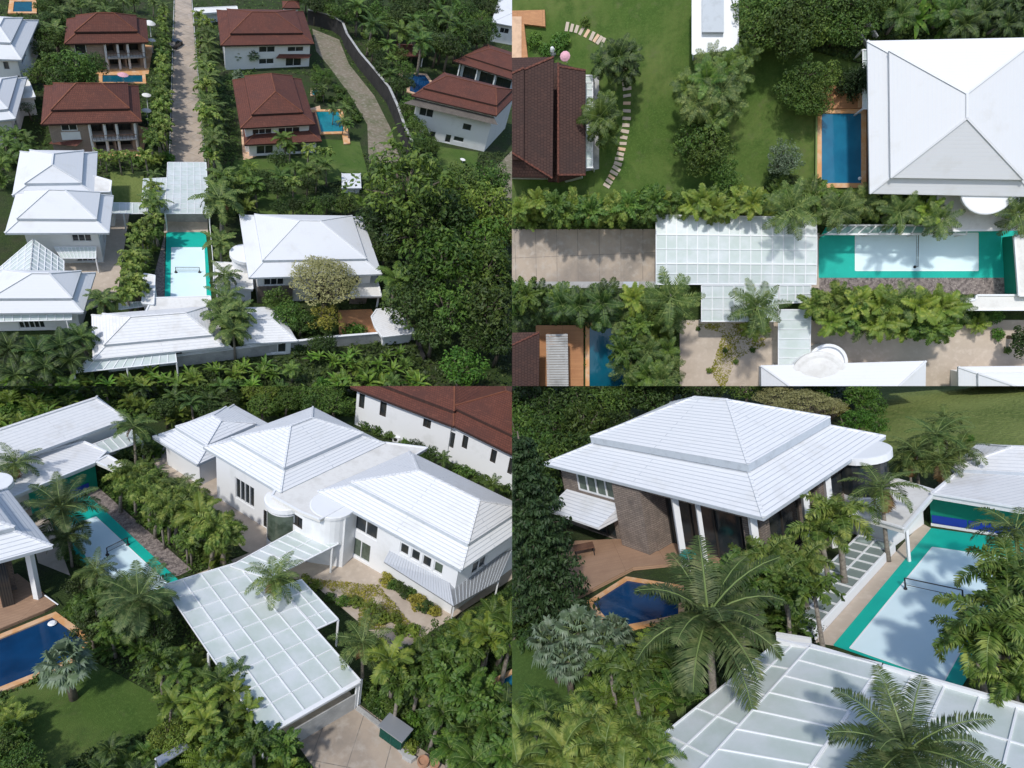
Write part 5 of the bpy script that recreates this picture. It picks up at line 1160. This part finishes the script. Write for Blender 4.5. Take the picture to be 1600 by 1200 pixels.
wo = W.part('curved_window', fb, 'frame'); W.part('pane', mb, 'glass_green', parent=wo)
# metal skirt roof and planter
s0, s1, s2, s3 = P(600, 878, 2.6), P(709, 947, 2.6), P(779, 907, 2.6), P(860, 850, 2.6)
i0, i1, i2 = P(612, 855, 3.5), P(702, 908, 3.5), P(800, 858, 3.5)
H2.part('skirt_roof', MB().face([s0, s1, i1, i0]).face([s1, s2, i2, i1]).face([s0 - Vector((0, 0, .12)), s1 - Vector((0, 0, .12)), s1, s0]).face([s1 - Vector((0, 0, .12)), s2 - Vector((0, 0, .12)), s2, s1]), 'steel')
mb = MB()
for i in range(26): mb.bar(lerp(s0, s1, i / 25) + Vector((0, 0, .03)), lerp(i0, i1, i / 25) + Vector((0, 0, .03)), .05)
for i in range(16): mb.bar(lerp(s1, s2, i / 15) + Vector((0, 0, .03)), lerp(i1, i2, i / 15) + Vector((0, 0, .03)), .05)
H2.part('roof_rib', mb, 'fascia')
for p in (s1, s2): H2.part('post', MB().bar((p.x, p.y + .3, 0), (p.x, p.y + .3, 2.5), .14), 'trim')
# brown house
bkl = dict(roof='roof_brown', capm='ridge_brown', fm='roof_brown_dark')
h = house('villa', 'long white villa with brown roof at the top right' + LL, [(556, 604), (700, 667), (800, 610), (640, 560)], 5.6, rise=2.2, k=.3, ridge=(.3, .7), over=.6, op={0: [(.03, .09, 2.8, 4.9, 'dark', 1), (.26, .33, 2.8, 4.9, 'dark', 1), (.72, .8, 3.6, 4.8, 'dark', 2)]}, **bkl)
h = house('villa', 'brown-roofed villa with tall narrow windows at the right edge' + LL, [(680, 652), (860, 737), (960, 670), (780, 590)], 5.6, rise=2.6, k=.3, ridge=(.3, .7), over=.6, op={0: [(.12, .17, 2.0, 4.2, 'dark', 1), (.24, .29, 2.8, 4.6, 'dark', 1), (.5, .55, 2.8, 4.6, 'dark', 1), (.66, .7, 2.4, 4.6, 'dark', 1)]}, **bkl)
for x, y in ((606, 682), (619, 690)):
    t = Thing('air_conditioner', ('left' if x < 610 else 'right') + ' air conditioning unit by the brown-roofed villa' + LL, 'air conditioner', P(x, y)); p = P(x, y)
    t.part('case', MB().prism([(p.x - .45, p.y - .2), (p.x + .45, p.y - .2), (p.x + .45, p.y + .2), (p.x - .45, p.y + .2)], 0, .75), 'trim'); t.part('fan_grille', MB().tube([p + Vector((-.1, -.23, .4)), p + Vector((-.1, -.2, .4))], .26, 14), 'black')
# carport
panelroof('carport', 'large frosted glass carport roof with long white ribs in the middle' + LL, [(412, 1147, 3.0), (562, 1062, 3.0), (395, 872, 3.0), (255, 915, 3.0)], 5, 9, prof=[(0, 0), (1, 0)], posts=[(0, 0), (1, 0), (1, .6), (0, .5)], cat='carport')
cm = PP((412, 1147, 3.0), (562, 1062, 3.0), (395, 872, 3.0), (255, 915, 3.0))
panelroof('carport', 'right wing of the big frosted carport beside two palms' + LL, [bil(cm, 1.01, .37), bil(cm, 1.27, .37), bil(cm, 1.27, .72), bil(cm, 1.01, .72)], 2, 4, posts=[(1, 0), (1, 1)], cat='carport')
panelroof('walkway_roof', 'frosted walkway roof from the carport to the round stair window' + LL, [(420, 905, 3.1), (529, 850, 3.1), (474, 822, 3.1), (360, 885, 3.1)], 8, 2, cat='walkway roof', posts=[(.9, 0)])
wallrun('fascia_board', 'thick white front beam of the big carport' + LL, [(412, 1147), (412, 1148)], .01, .01, 'trim') if 0 else None
a, b = P(413, 1150, 2.95), P(563, 1064, 2.95); th = Thing('carport_beam', 'thick white front beam of the big carport' + LL, 'beam', lerp(a, b, .5) * 1 - Vector((0, 0, 2.95)))
th.part('beam', MB().bar(a, b, .22, .4), 'trim'); th.part('gutter', MB().bar(a + Vector((0, -.2, .12)), b + Vector((0, -.2, .12)), .14, .12), 'trim')
wallrun('sliding_gate', 'pale grey gate panel closing the carport at the road' + LL, [(455, 1166), (553, 1108)], 1.7, .1, 'concrete', cat='gate')
wallrun('post', 'white corner post and rail of the carport near the road' + LL, [(553, 1108), (562, 1100)], 2.8, .14, 'trim', cat='post')
t = Thing('bin_shelter', 'green twin bin cupboard with a grey top beside the road' + LL, 'bin', P(615, 1165))
a, b = P(592, 1152), P(625, 1176); e = (b - a).normalized(); nn = Vector((e.y, -e.x, 0)) * -1
t.part('cupboard', MB().prism([(q.x, q.y) for q in (a, b, b + nn * 1.1, a + nn * 1.1)], .1, 1.25), 'bin')
t.part('top', MB().prism([(q.x, q.y) for q in (a - e * .12 - nn * .12, b + e * .12 - nn * .12, b + e * .12 + nn * 1.2, a - e * .12 + nn * 1.2)], 1.27, 1.36), 'steel')
for f in (.06, .53):
    p0 = lerp(a, b, f) - nn * .02; p1 = lerp(a, b, f + .41) - nn * .02; mb = MB(); mb.bar(p0 + Vector((0, 0, 1.1)), p1 + Vector((0, 0, 1.1)), .05, .06)
    for k in range(7): mb.bar(p0 + Vector((0, 0, .25 + k * .12)), p1 + Vector((0, 0, .25 + k * .12)), .03, .05)
    t.part('door', mb, 'bin')
for x, y, r, l in ((660, 1196, .42, 'left of two terracotta pots at the road side'), (678, 1200, .35, 'right of two terracotta pots at the road side')): 
    t = Thing('plant_pot', l + LL, 'pot', P(x, y)); t.part('pot', MB().lathe([(r * .6, 0), (r, .35), (r, .6), (r * .85, .6), (r * .8, .45)], 16, P(x, y)), 'terracotta')
t = Thing('concrete_block', 'white concrete block at the road edge below the bins' + LL, 'block', P(638, 1190)); t.part('block', MB().prism([(p.x, p.y) for p in PP((628, 1186), (642, 1194), (650, 1188), (636, 1180))], 0, .4), 'concrete')
wallrun('kerb', 'pale kerb along the road between carport and bins' + LL, [(558, 1108), (590, 1132), (640, 1190)], .25, .3, 'concrete', cat='kerb')
pool('blue pool at the right edge behind feathery palms' + LL, [(752, 1078), (840, 1032), (900, 1090), (830, 1160), (768, 1130)], 'water_mid', .4)
t = Thing('gate_roof', 'grey metal canopy strip among the bushes at the bottom' + LL, 'canopy', P(265, 1180)); c = PP((243, 1184), (290, 1158), (295, 1168), (248, 1198), h=2.2); t.part('sheet', MB().prism([(p.x, p.y) for p in c], 2.1, 2.2), 'steel'); t.part('post', MB().bar((c[0].x, c[0].y, 0), (c[0].x, c[0].y, 2.1), .12), 'trim')
t = Thing('pool_ladder', 'white pool ladder rail at the corner of the deep blue pool' + LL, 'ladder', P(82, 940)); a = P(70, 930, .9); b = P(91, 945, .4); t.part('rail', MB().tube([a, b], .05, 6), 'trim')
t = Thing('float', 'white pool float in the corner of the deep blue pool' + LL, 'float', P(82, 973)); t.part('ring', MB().lathe([(.2, 0), (.32, .1), (.2, .2), (.02, .2)], 12, P(82, 975, .15)), 'trim')
# planting
scatter(['banana', 'banana', 'bush_vivid', 'areca'], [(-10, 598), (150, 598), (150, 610), (0, 680), (-10, 680)], 34, 15, 19, 'banana plant in the plot at the upper left corner' + LL, mind=.6)
scatter(['tree_dark', 'darkpalm', 'areca', 'tree'], [(150, 598), (400, 598), (380, 625), (290, 660), (240, 640), (160, 612)], 26, 17, 22, 'dark plant in the thicket behind the white roofs' + LL)
scatter(['tree', 'tree_bright', 'tree'], [(385, 598), (530, 598), (530, 630), (500, 640), (400, 640)], 12, 20, 25, 'bright green tree behind the big house' + LL)
row(['tree_dark', 'bush', 'midpalm'], (560, 655), (800, 770), 12, 14, 18, 3, 'shrub in the strip between the big house and the brown-roofed villas' + LL)
plant('coconut', 210, 665, 34, 'tall coconut palm between the long roof and the small hip roof' + LL)
plant('bush_vivid', 242, 700, 20, 'round hedge bush by the small hip roof' + LL)
scatter(['tree_dark', 'areca_dark', 'bush_dark'], [(170, 712), (235, 690), (250, 740), (200, 745)], 8, 15, 18, 'dark shrub under the tall coconut palm' + LL)
plant('coconut', 22, 725, 36, 'coconut palm at the left edge over the long roof' + LL)
plant('coconut_big', 96, 790, 52, 'large drooping coconut palm in front of the green wall' + LL)
plant('coconut_big', 108, 838, 33, 'lower coconut palm beside the large one at the court' + LL)
row(['foxtail', 'coconut', 'foxtail'], (180, 740), (300, 770), 8, 24, 28, 8, 'palm in the upper row between court and driveway' + LL)
row(['foxtail'], (200, 758), (355, 842), 9, 25, 31, 6, 'bright plumed foxtail palm in the row along the pebble bed' + LL)
row(['foxtail', 'manila'], (285, 790), (360, 840), 4, 34, 36, 4, 'large bright foxtail palm left of the walkway roof' + LL)
row(['areca', 'bush_vivid', 'foxtail_dark', 'bush'], (205, 785), (350, 880), 13, 16, 20, 4, 'low shrub under the palms along the pebble bed' + LL)
plant('coconut_brown', 426, 905, 42, 'coconut palm with brown hanging fronds over the carport middle' + LL)
plant('coconut_brown', 566, 1005, 44, 'coconut palm with orange fronds over the carport right corner' + LL)
plant('coconut_big', 214, 940, 56, 'large coconut palm at the left side of the carport' + LL)
plant('coconut', 150, 892, 30, 'palm in front of the lower end of the court' + LL)
plant('fan', 102, 1035, 46, 'silvery fan palm at the corner of the deep blue pool' + LL)
scatter(['tree_dark', 'areca_dark', 'bush_vivid', 'foxtail_dark'], [(110, 885), (175, 905), (245, 960), (255, 1030), (190, 1030), (140, 990)], 20, 22, 27, 'leafy plant between the white columns and the carport' + LL)
scatter(['manila', 'foxtail', 'areca', 'midpalm'], [(240, 1050), (290, 1020), (370, 1055), (390, 1125), (310, 1135), (260, 1110)], 15, 24, 31, 'bright palm along the left edge of the carport' + LL)
scatter(['bush_vivid', 'tree_bright', 'areca', 'bush', 'foxtail_dark'], [(250, 1130), (330, 1110), (440, 1160), (470, 1210), (300, 1230), (240, 1190)], 26, 24, 31, 'leafy shrub at the bottom edge below the carport' + LL)
scatter(['areca_dark', 'bush_dark', 'darkpalm', 'bush'], [(110, 1200), (180, 1165), (260, 1150), (250, 1230), (80, 1230)], 14, 24, 30, 'dark shrub at the bottom edge below the lawn' + LL)
scatter(['areca', 'midpalm', 'tree', 'fan_green'], [(-10, 1095), (20, 1110), (30, 1150), (60, 1215), (-10, 1230)], 12, 24, 30, 'plant in the left bed of the lawn' + LL)
row(['bush', 'bush_bright', 'tree_bright'], (470, 905), (660, 990), 10, 14, 18, 6, 'straggly yellow green shrub behind the carport wing' + LL)
row(['bush_dark', 'bush', 'bush_yellow'], (602, 900), (680, 955), 9, 14, 16, 3, 'planter shrub under the metal skirt roof' + LL)
row(['midpalm', 'areca', 'manila', 'tree'], (640, 1040), (800, 950), 13, 30, 30, 10, 'leafy palm in the row right of the beige paving' + LL)
row(['manila', 'midpalm', 'foxtail_dark'], (620, 1065), (810, 985), 12, 34, 36, 12, 'broad palm in the second row right of the beige paving' + LL)
scatter(['foxtail_dark', 'midpalm', 'darkpalm'], [(670, 1060), (760, 1060), (800, 1120), (800, 1200), (690, 1190)], 20, 34, 40, 'dark drooping palm in the mass at the lower right corner' + LL)
row(['bush_vivid', 'bush'], (575, 1075), (650, 1130), 8, 18, 22, 5, 'low green shrub beside the road and bins' + LL)
plant('manila', 612, 1035, 40, 'broad-fronded bright palm right of the carport corner' + LL)
plant('bush_bright', 642, 1166, 17, 'yellow green bush right of the bins' + LL)
cover('ground_cover', [(150, 900), (90, 870), (150, 740), (240, 690), (400, 900), (400, 1230), (-30, 1230), (-30, 1080), (150, 1060)], 22000, .16, 1.0, 'leaf_mid', 9)
cover('ground_cover', [(700, 1050), (560, 1080), (660, 1010), (820, 900), (860, 1230), (640, 1230), (560, 1110)], 16000, .16, 1.0, 'leaf_dark', 10)
cover('ground_cover', [(300, 650), (-30, 700), (-30, 590), (560, 590), (560, 650), (380, 640)], 22000, .25, 1.2, 'leaf_mid', 11)

# ================================================================ LOWER RIGHT: close view of the white hip roof and court
Q = BR
LR = ', lower right view'
struct('ground', PP((700, 560), (1720, 560), (1720, 1300), (700, 1300)), 'lawn_dark')
struct('meadow', PP((1330, 560), (1800, 560), (1800, 720), (1500, 740), (1340, 700)), 'field', .05)
struct('lawn', PP((700, 985), (850, 985), (930, 1010), (1020, 1160), (940, 1300), (700, 1300)), 'lawn', .04)
struct('paving', PP((1272, 1005), (1303, 1010), (1455, 826), (1440, 818)), 'paving', .04)
court('badminton_court', 'teal court with pale blue middle running up to green wall' + LR, [(1302, 1009), (1500, 1078), (1640, 852), (1455, 826)], [(1328, 1014), (1457, 856), (1580, 874), (1475, 1066)])
net('net strung between black posts on the close court' + LR, (1415, 922), (1505, 942), .8, .1)
t = Thing('practice_wall', 'green end wall with a blue banner under the white roof' + LR, 'wall', P(1540, 830))
a, b = P(1456, 820), P(1700, 858); e = (b - a).normalized(); nn = Vector((e.y, -e.x, 0))
t.part('panel', MB().bar(a + Vector((0, 0, 1.35)), b + Vector((0, 0, 1.35)), .2, 2.7), 'wall_green')
for f0, f1 in ((.01, .26), (.27, .5), (.51, .8)): t.part('banner', MB().bar(lerp(a, b, f0) + nn * .14 + Vector((0, 0, .52)), lerp(a, b, f1) + nn * .14 + Vector((0, 0, .52)), .05, .6), 'blue')
t.part('board', MB().bar(a + nn * .14 + Vector((0, 0, .1)), b + nn * .14 + Vector((0, 0, .1)), .1, .18), 'trim')
t = Thing('flat_roof', 'stained white flat roof above the green wall' + LR, 'roof', P(1540, 740)); flatroof(t, [(1456, 772), (1700, 812), (1760, 750), (1512, 726)], 2.95, m='roof_old')
house('pool_house', 'low white hip roof beyond the flat roof at the right edge' + LR, [(1490, 731), (1760, 748), (1800, 700), (1520, 695)], 3.2, roof='roof_old', rise=.8, k=0, over=.5)
# main villa
Hc = [(841, 729), (1200, 801), (1380, 687), (1040, 640)]
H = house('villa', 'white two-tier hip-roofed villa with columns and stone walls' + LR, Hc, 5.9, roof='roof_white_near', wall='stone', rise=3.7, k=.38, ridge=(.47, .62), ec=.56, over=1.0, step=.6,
    op={0: [(.10, .34, 3.6, 5.3, 'green', 4), (.12, .3, .1, 2.2, 'dark', 3), (.525, .97, .15, 5.0, 'loggia', 4)], 1: [(.04, .5, .15, 5.0, 'loggia', 3), (.62, .9, 3.0, 4.8, 'dark', 2)]}, thick=.22, fm='fascia')
for x, y in ((1110, 886), (1130, 884), (1206, 876)):
    pass
c = inset(H.c, .75)
for u in (.66, .76, .97): p = lerp(c[0], c[1], u); H.part('column', MB().bar((p.x, p.y, 0), (p.x, p.y, 5.55), .42 if u != .76 else .28), 'trim')
for u in (.35, .55): p = lerp(c[1], c[2], u); H.part('column', MB().bar((p.x, p.y, 0), (p.x, p.y, 5.55), .38), 'trim')
ci = inset(H.c, 1.0); a = lerp(ci[0], ci[1], .37); b = lerp(ci[0], ci[1], .52); e = (b - a).normalized(); nn = Vector((e.y, -e.x, 0))
H.part('stone_pier', MB().prism([(q.x, q.y) for q in (a, b, b + nn * .75, a + nn * .75)], 0, 5.5), 'stone')
# lean-to roof over the left door
a = P(1000, 838, 2.9); b = P(972, 848, 2.5); q0 = lerp(ci[0], ci[1], .02) + nn * .02; q1 = lerp(ci[0], ci[1], .36) + nn * .02
r0 = q0 + nn * 2.6; r1 = q1 + nn * 2.6; z = lambda p, h: Vector((p.x, p.y, h))
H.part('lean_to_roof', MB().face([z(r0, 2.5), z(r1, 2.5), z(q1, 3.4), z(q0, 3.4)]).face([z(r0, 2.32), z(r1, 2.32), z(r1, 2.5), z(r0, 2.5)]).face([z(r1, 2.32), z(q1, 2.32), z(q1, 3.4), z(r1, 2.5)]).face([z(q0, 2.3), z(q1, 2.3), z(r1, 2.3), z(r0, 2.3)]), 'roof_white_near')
t = Thing('bay_roof', 'white half-round bay roof at the right end of the villa' + LR, 'roof', P(1350, 760)); q = P(1345, 712, 5.4)
t.part('rim', MB().lathe([(2.0, 0), (2.0, .5), (1.9, .52)], 28, q), 'trim'); t.part('wall', MB().lathe([(1.7, 0), (1.7, 2.9)], 28, q - Vector((0, 0, 5.4))), 'wall'); t.part('window_band', MB().lathe([(1.68, 2.95), (1.68, 5.4)], 28, q - Vector((0, 0, 5.4))), 'glass')
t = Thing('flat_roof', 'flat white terrace roof between villa and court' + LR, 'roof', P(1390, 800)); flatroof(t, [(1322, 800), (1412, 826), (1462, 768), (1385, 745)], 2.8)
t.part('wall', MB().prism([(p.x, p.y) for p in PP((1335, 796), (1385, 808), (1440, 770), (1388, 752), h=2.4)], 0, 2.4), 'wall'); p = P(1416, 822, 2.5); t.part('post', MB().bar((p.x, p.y, 0), p, .16), 'trim')
t = Thing('timber_deck', 'orange brown timber terrace between stone villa and dark blue pool' + LR, 'deck', P(980, 900)); t.part('boards', MB().prism([(p.x, p.y) for p in PP((860, 960), (990, 892), (1060, 885), (1230, 880), (1150, 840), (900, 850), (830, 900))], .02, .3), 'wood_pale')
pool('dark blue pool with orange rim in front of the villa' + LR, [(925, 940), (980, 905), (1060, 918), (1060, 960), (960, 980)], 'water_blue', .35)
t = Thing('patio_table', 'dark low table on the timber terrace' + LR, 'table', P(918, 862)); p = P(915, 872)
for dx in (-.7, .7):
    for dy in (-.4, .4): t.part('leg', MB().bar((p.x + dx, p.y + dy, .3), (p.x + dx, p.y + dy, .95), .07), 'black')
t.part('top', MB().prism([(p.x - .8, p.y - .5), (p.x + .8, p.y - .5), (p.x + .8, p.y + .5), (p.x - .8, p.y + .5)], .95, 1.03), 'wood_dark')
t = Thing('sunlounger', 'dark sunlounger with pale towel at the left of the terrace' + LR, 'lounger', P(846, 945)); p = P(842, 948)
t.part('frame', MB().bar(p + Vector((-1, .1, .65)), p + Vector((.9, -.2, .65)), .65, .08), 'black'); t.part('towel', MB().bar(p + Vector((-.9, .1, .72)), p + Vector((.3, -.1, .72)), .5, .05), 'cloth')
for dx in (-.8, .7): t.part('leg', MB().bar(p + Vector((dx, 0, 0)), p + Vector((dx, 0, .62)), .07), 'black')
t = Thing('cushion', 'bright blue cushion on the corner of the terrace' + LR, 'cushion', P(867, 958)); t.part('cover', MB().lathe([(.1, .3), (.38, .36), (.4, .5), (.3, .58), (.02, .6)], 12, P(867, 958)), 'cloth_blue')
t = Thing('parasol', 'folded teal parasol cloth on the terrace by the columns' + LR, 'parasol', P(1075, 870)); t.part('cloth', MB().lathe([(.6, 0), (.56, .1), (.3, .35), (.03, .45)], 14, P(1075, 868, 1.1)), 'cloth_teal'); t.part('pole', MB().bar(P(1075, 868, 1.3) - Vector((0, 0, 1.3)), P(1075, 868, 1.7), .06), 'trim')
# court-side fence
g0, g1 = P(1270, 1003), P(1398, 862)
t = Thing('court_fence', 'white framed glass roof lean-to along the left side of the court' + LR, 'canopy', g0)
e = (g1 - g0).normalized(); nn = Vector((-e.y, e.x, 0)); fr = MB(); sh = MB(); Wd = 2.2
for i in range(12):
    p = lerp(g0, g1, i / 11) + Vector((0, 0, .6)); fr.bar(p, p + nn * Wd + Vector((0, 0, .1)), .09)
for k in (0, .5, 1): fr.bar(g0 + nn * Wd * k + Vector((0, 0, .6 + .1 * k)), g1 + nn * Wd * k + Vector((0, 0, .6 + .1 * k)), .09)
sh.face([g0 + Vector((0, 0, .57)), g1 + Vector((0, 0, .57)), g1 + nn * Wd + Vector((0, 0, .67)), g0 + nn * Wd + Vector((0, 0, .67))])
t.part('frame', fr, 'trim'); t.part('glass', sh, 'clear'); t.part('kerb', MB().bar(g0 + Vector((0, 0, .3)), g1 + Vector((0, 0, .3)), .15, .6), 'trim')
# carport: three strips running away from the camera
cz = 2.6
panelroof('carport', 'middle strip of the frosted carport roof in the foreground' + LR, [(1060, 1240, cz), (1222, 1262, cz), (1376, 1040, cz), (1268, 1008, cz)], 1, 8, cat='carport', bar=.06)
panelroof('carport', 'left sloping strip of the frosted carport roof in the foreground' + LR, [(985, 1190, cz - .25), (1060, 1240, cz - .05), (1268, 1008, cz - .05), (1216, 1003, cz - .25)], 2, 5, cat='carport', bar=.07, posts=[(0, 0), (0, 1), (0, .5)])
panelroof('carport', 'right part of the frosted carport roof in the foreground' + LR, [(1224, 1264, cz - .03), (1720, 1440, cz - .1), (1720, 1142, cz - .1), (1378, 1042, cz - .03)], 6, 4, cat='carport', bar=.07, posts=[(0, 1), (.5, 1)])
a, b = P(1380, 1043, cz), P(1700, 1135, cz); t = Thing('carport_beam', 'white end beam of the carport facing the court' + LR, 'beam', z(a, 0)); t.part('beam', MB().bar(a, b, .16, .3), 'trim')
a, b = P(1214, 1002, cz - .1), P(1378, 1042, cz - .1); t = Thing('carport_beam', 'left part of the white end beam facing the court' + LR, 'beam', z(a, 0)); t.part('beam', MB().bar(a, b, .16, .32), 'trim')
wallrun('wall', 'low white wall under the carport beside the court fence' + LR, [(1218, 1030), (1272, 1040)], 1.6, .2, 'wall')
# planting
for x, y, k in ((860, 800, 1), ):
    p = P(866, 985); o = mkobj('conifer_tree', None, p, 0, 1.0); tag(o, 'tall dark layered conifer at the left edge in front of the villa' + LR, 'tree')
    if ('conifer', 1) not in CACHE: CACHE['conifer', 1] = KIND['conifer'][0](18)
    o.matrix_world = Q.M @ Matrix.Translation(p) @ Matrix.Scale(1.5, 4)
    for n_, me in CACHE['conifer', 1]: mkobj(n_, me, parent=o)
scatter(['tree_dark', 'tree', 'tree_dark', 'tree'], [(795, 596), (1070, 596), (1010, 640), (900, 700), (850, 760), (795, 900)], 30, 38, 46, 'dense tree in the wood behind the villa' + LR, mind=.6)
scatter(['tree_vivid', 'tree', 'tree_dark'], [(1020, 596), (1330, 596), (1330, 615), (1060, 615)], 7, 28, 30, 'bushy tree above the ridge of the white roof' + LR)
batch([('olive', x, y, r) for x, y, r in ((1255, 625, 42), (1215, 614, 34), (1290, 632, 30), (1230, 636, 30))], 'pale olive flowering tree behind the right side of the roof' + LR, 'pale flowering trees behind the roof')
plant('tree_yellow', 1312, 644, 16, 'yellow green bush right of the pale flowering trees' + LR)
batch([('tree_vivid', x, y, r) for x, y, r in ((1345, 618, 28), (1340, 655, 26), (1365, 640, 22), (1370, 665, 20), (1350, 612, 26))], 'green tree at the left end of the meadow' + LR, 'green trees at the left end of the meadow')
batch([('coconut', x, y, r) for x, y, r in ((1465, 680, 48), (1430, 702, 42), (1500, 700, 40), (1478, 655, 34), (1420, 720, 36), (1470, 722, 36))], 'coconut palm in the tall cluster beyond the terrace roof' + LR, 'coconut palm cluster beyond the terrace')
plant('coconut_brown', 1374, 762, 52, 'coconut palm with hanging brown fronds over the terrace roof' + LR)
plant('bush_vivid', 1508, 683, 16, 'bright bush at the edge of the meadow' + LR)
plant('coconut_big', 1108, 968, 116, 'largest coconut palm with long arching fronds in the foreground' + LR)
plant('coconut_big', 1415, 1165, 112, 'coconut palm cut by the bottom edge in front of the carport' + LR)
batch([('foxtail', x, y, r) for x, y, r in ((1310, 812, 55), (1285, 835, 48))], 'drooping dark plumed palm right of the stone wall' + LR, 'drooping palms right of the stone wall')
batch([('foxtail', x, y, r) for x, y, r in ((1200, 872, 46), (1255, 880, 46), (1225, 905, 46), (1180, 905, 42), (1160, 880, 36), (1140, 905, 36))], 'bright foxtail palm in front of the villa columns' + LR, 'foxtail palms in front of the columns')
scatter(['foxtail_dark', 'areca_dark', 'tree_dark'], [(1110, 880), (1260, 900), (1290, 930), (1230, 990), (1150, 950)], 12, 36, 40, 'dark plant under the foxtail palms' + LR)
batch([('foxtail', x, y, r) for x, y, r in ((1550, 985, 74), (1525, 1010, 60), (1575, 905, 66), (1570, 960, 60))], 'large plumed foxtail palm over the right side of the court' + LR, 'large foxtail palms right of the court')
plant('coconut', 1590, 830, 60, 'coconut palm at the right edge by the green wall' + LR)
scatter(['foxtail', 'tree_dark', 'foxtail_dark'], [(1560, 920), (1620, 880), (1620, 1100), (1570, 1080)], 7, 50, 56, 'palm at the right edge above the carport' + LR)
batch([('fan', x, y, r) for x, y, r in ((905, 985, 50), (860, 1000, 44), (940, 1005, 44), (885, 1030, 40), (960, 985, 34))], 'silvery fan palm below the dark blue pool' + LR, 'silvery fan palms below the pool')
scatter(['plume', 'foxtail', 'plume'], [(800, 1150), (920, 1135), (1010, 1150), (1020, 1230), (800, 1230)], 12, 52, 64, 'large feather palm at the lower left corner' + LR)
scatter(['areca', 'bush', 'areca_dark', 'foxtail_dark'], [(950, 1010), (1060, 1010), (1060, 1080), (1000, 1110), (940, 1080)], 12, 36, 44, 'leafy plant between lawn and carport' + LR)
scatter(['areca', 'midpalm', 'bush'], [(800, 1095), (900, 1085), (920, 1110), (800, 1120)], 4, 28, 34, 'plant at the near end of the lawn' + LR)
scatter(['bush_dark', 'tree_dark', 'bush'], [(795, 860), (850, 900), (840, 1000), (795, 1000)], 8, 30, 36, 'dark bush under the conifer' + LR)
cover('ground_cover', [(1150, 950), (1060, 880), (1290, 880), (1290, 1000), (1220, 1060), (1000, 1120), (930, 1000)], 14000, .11, .8, 'leaf_dark', 12)
cover('ground_cover', [(900, 800), (780, 1000), (780, 590), (1340, 590), (1330, 640), (1000, 660)], 20000, .2, 1.2, 'leaf_dark', 13)
cover('meadow_grass', [(1500, 650), (1330, 590), (1640, 580), (1640, 720), (1500, 735), (1350, 690)], 9000, .3, .5, 'leaf_bright', 14)
cover('ground_cover', [(900, 1160), (780, 1120), (1000, 1080), (1040, 1240), (780, 1240)], 9000, .10, .6, 'leaf_mid', 15)

Q = BL
cover('paving_weeds', [(560, 945), (480, 905), (590, 915), (650, 985), (560, 985)], 5000, .09, .35, 'leaf_yellow', 19)
# ================================================================ trim every piece to its own part of the site
def site_planes(q):
    c = CAMM.translation; X = CAMM.to_3x3()
    ray = lambda px, py: X @ Vector((px - 800, 600 - py, -FPX))
    v = ray(800, 0).cross(ray(800, 1200)); v.normalize()
    if v.dot(ray(1200, 600)) < 0: v = -v
    hz = ray(0, 603.2).cross(ray(1600, 603.2)); hz.normalize()
    if hz.dot(ray(800, 0)) < 0: hz = -hz
    return [(c, v * q.side[0]), (c, hz * q.side[1])]
bpy.context.view_layer.update()
for q in SITES:
    pl = site_planes(q); keep = []
    for o in q.made:
        if o.type != 'MESH': continue
        mw = o.matrix_world; bb = [mw @ Vector(b) for b in o.bound_box]
        dead = False; cuts = []
        for c, n in pl:
            ds = [(b - c).dot(n) for b in bb]
            if max(ds) <= 0: dead = True; break
            if min(ds) < 0: cuts.append((c, n))
        if dead: bpy.data.objects.remove(o); continue
        if cuts:
            me = o.data.copy(); bm = bmesh.new(); bm.from_mesh(me); inv = mw.inverted(); it = mw.to_3x3().transposed()
            for c, n in cuts:
                bmesh.ops.bisect_plane(bm, geom=bm.verts[:] + bm.edges[:] + bm.faces[:], plane_co=inv @ c, plane_no=(it @ n).normalized(), clear_inner=True, dist=1e-5)
            bm.to_mesh(me); bm.free(); o.data = me
            if not len(me.polygons): bpy.data.objects.remove(o); continue
def live(o): 
    try: return o.name is not None
    except ReferenceError: return False
for q in SITES:
    q.made = [o for o in q.made if live(o)]
    for _ in range(3):
        for o in list(q.made):
            if o.type == 'EMPTY' and not o.children: q.made.remove(o); bpy.data.objects.remove(o)
    for o in q.made:
        if 'site' in o: del o['site']
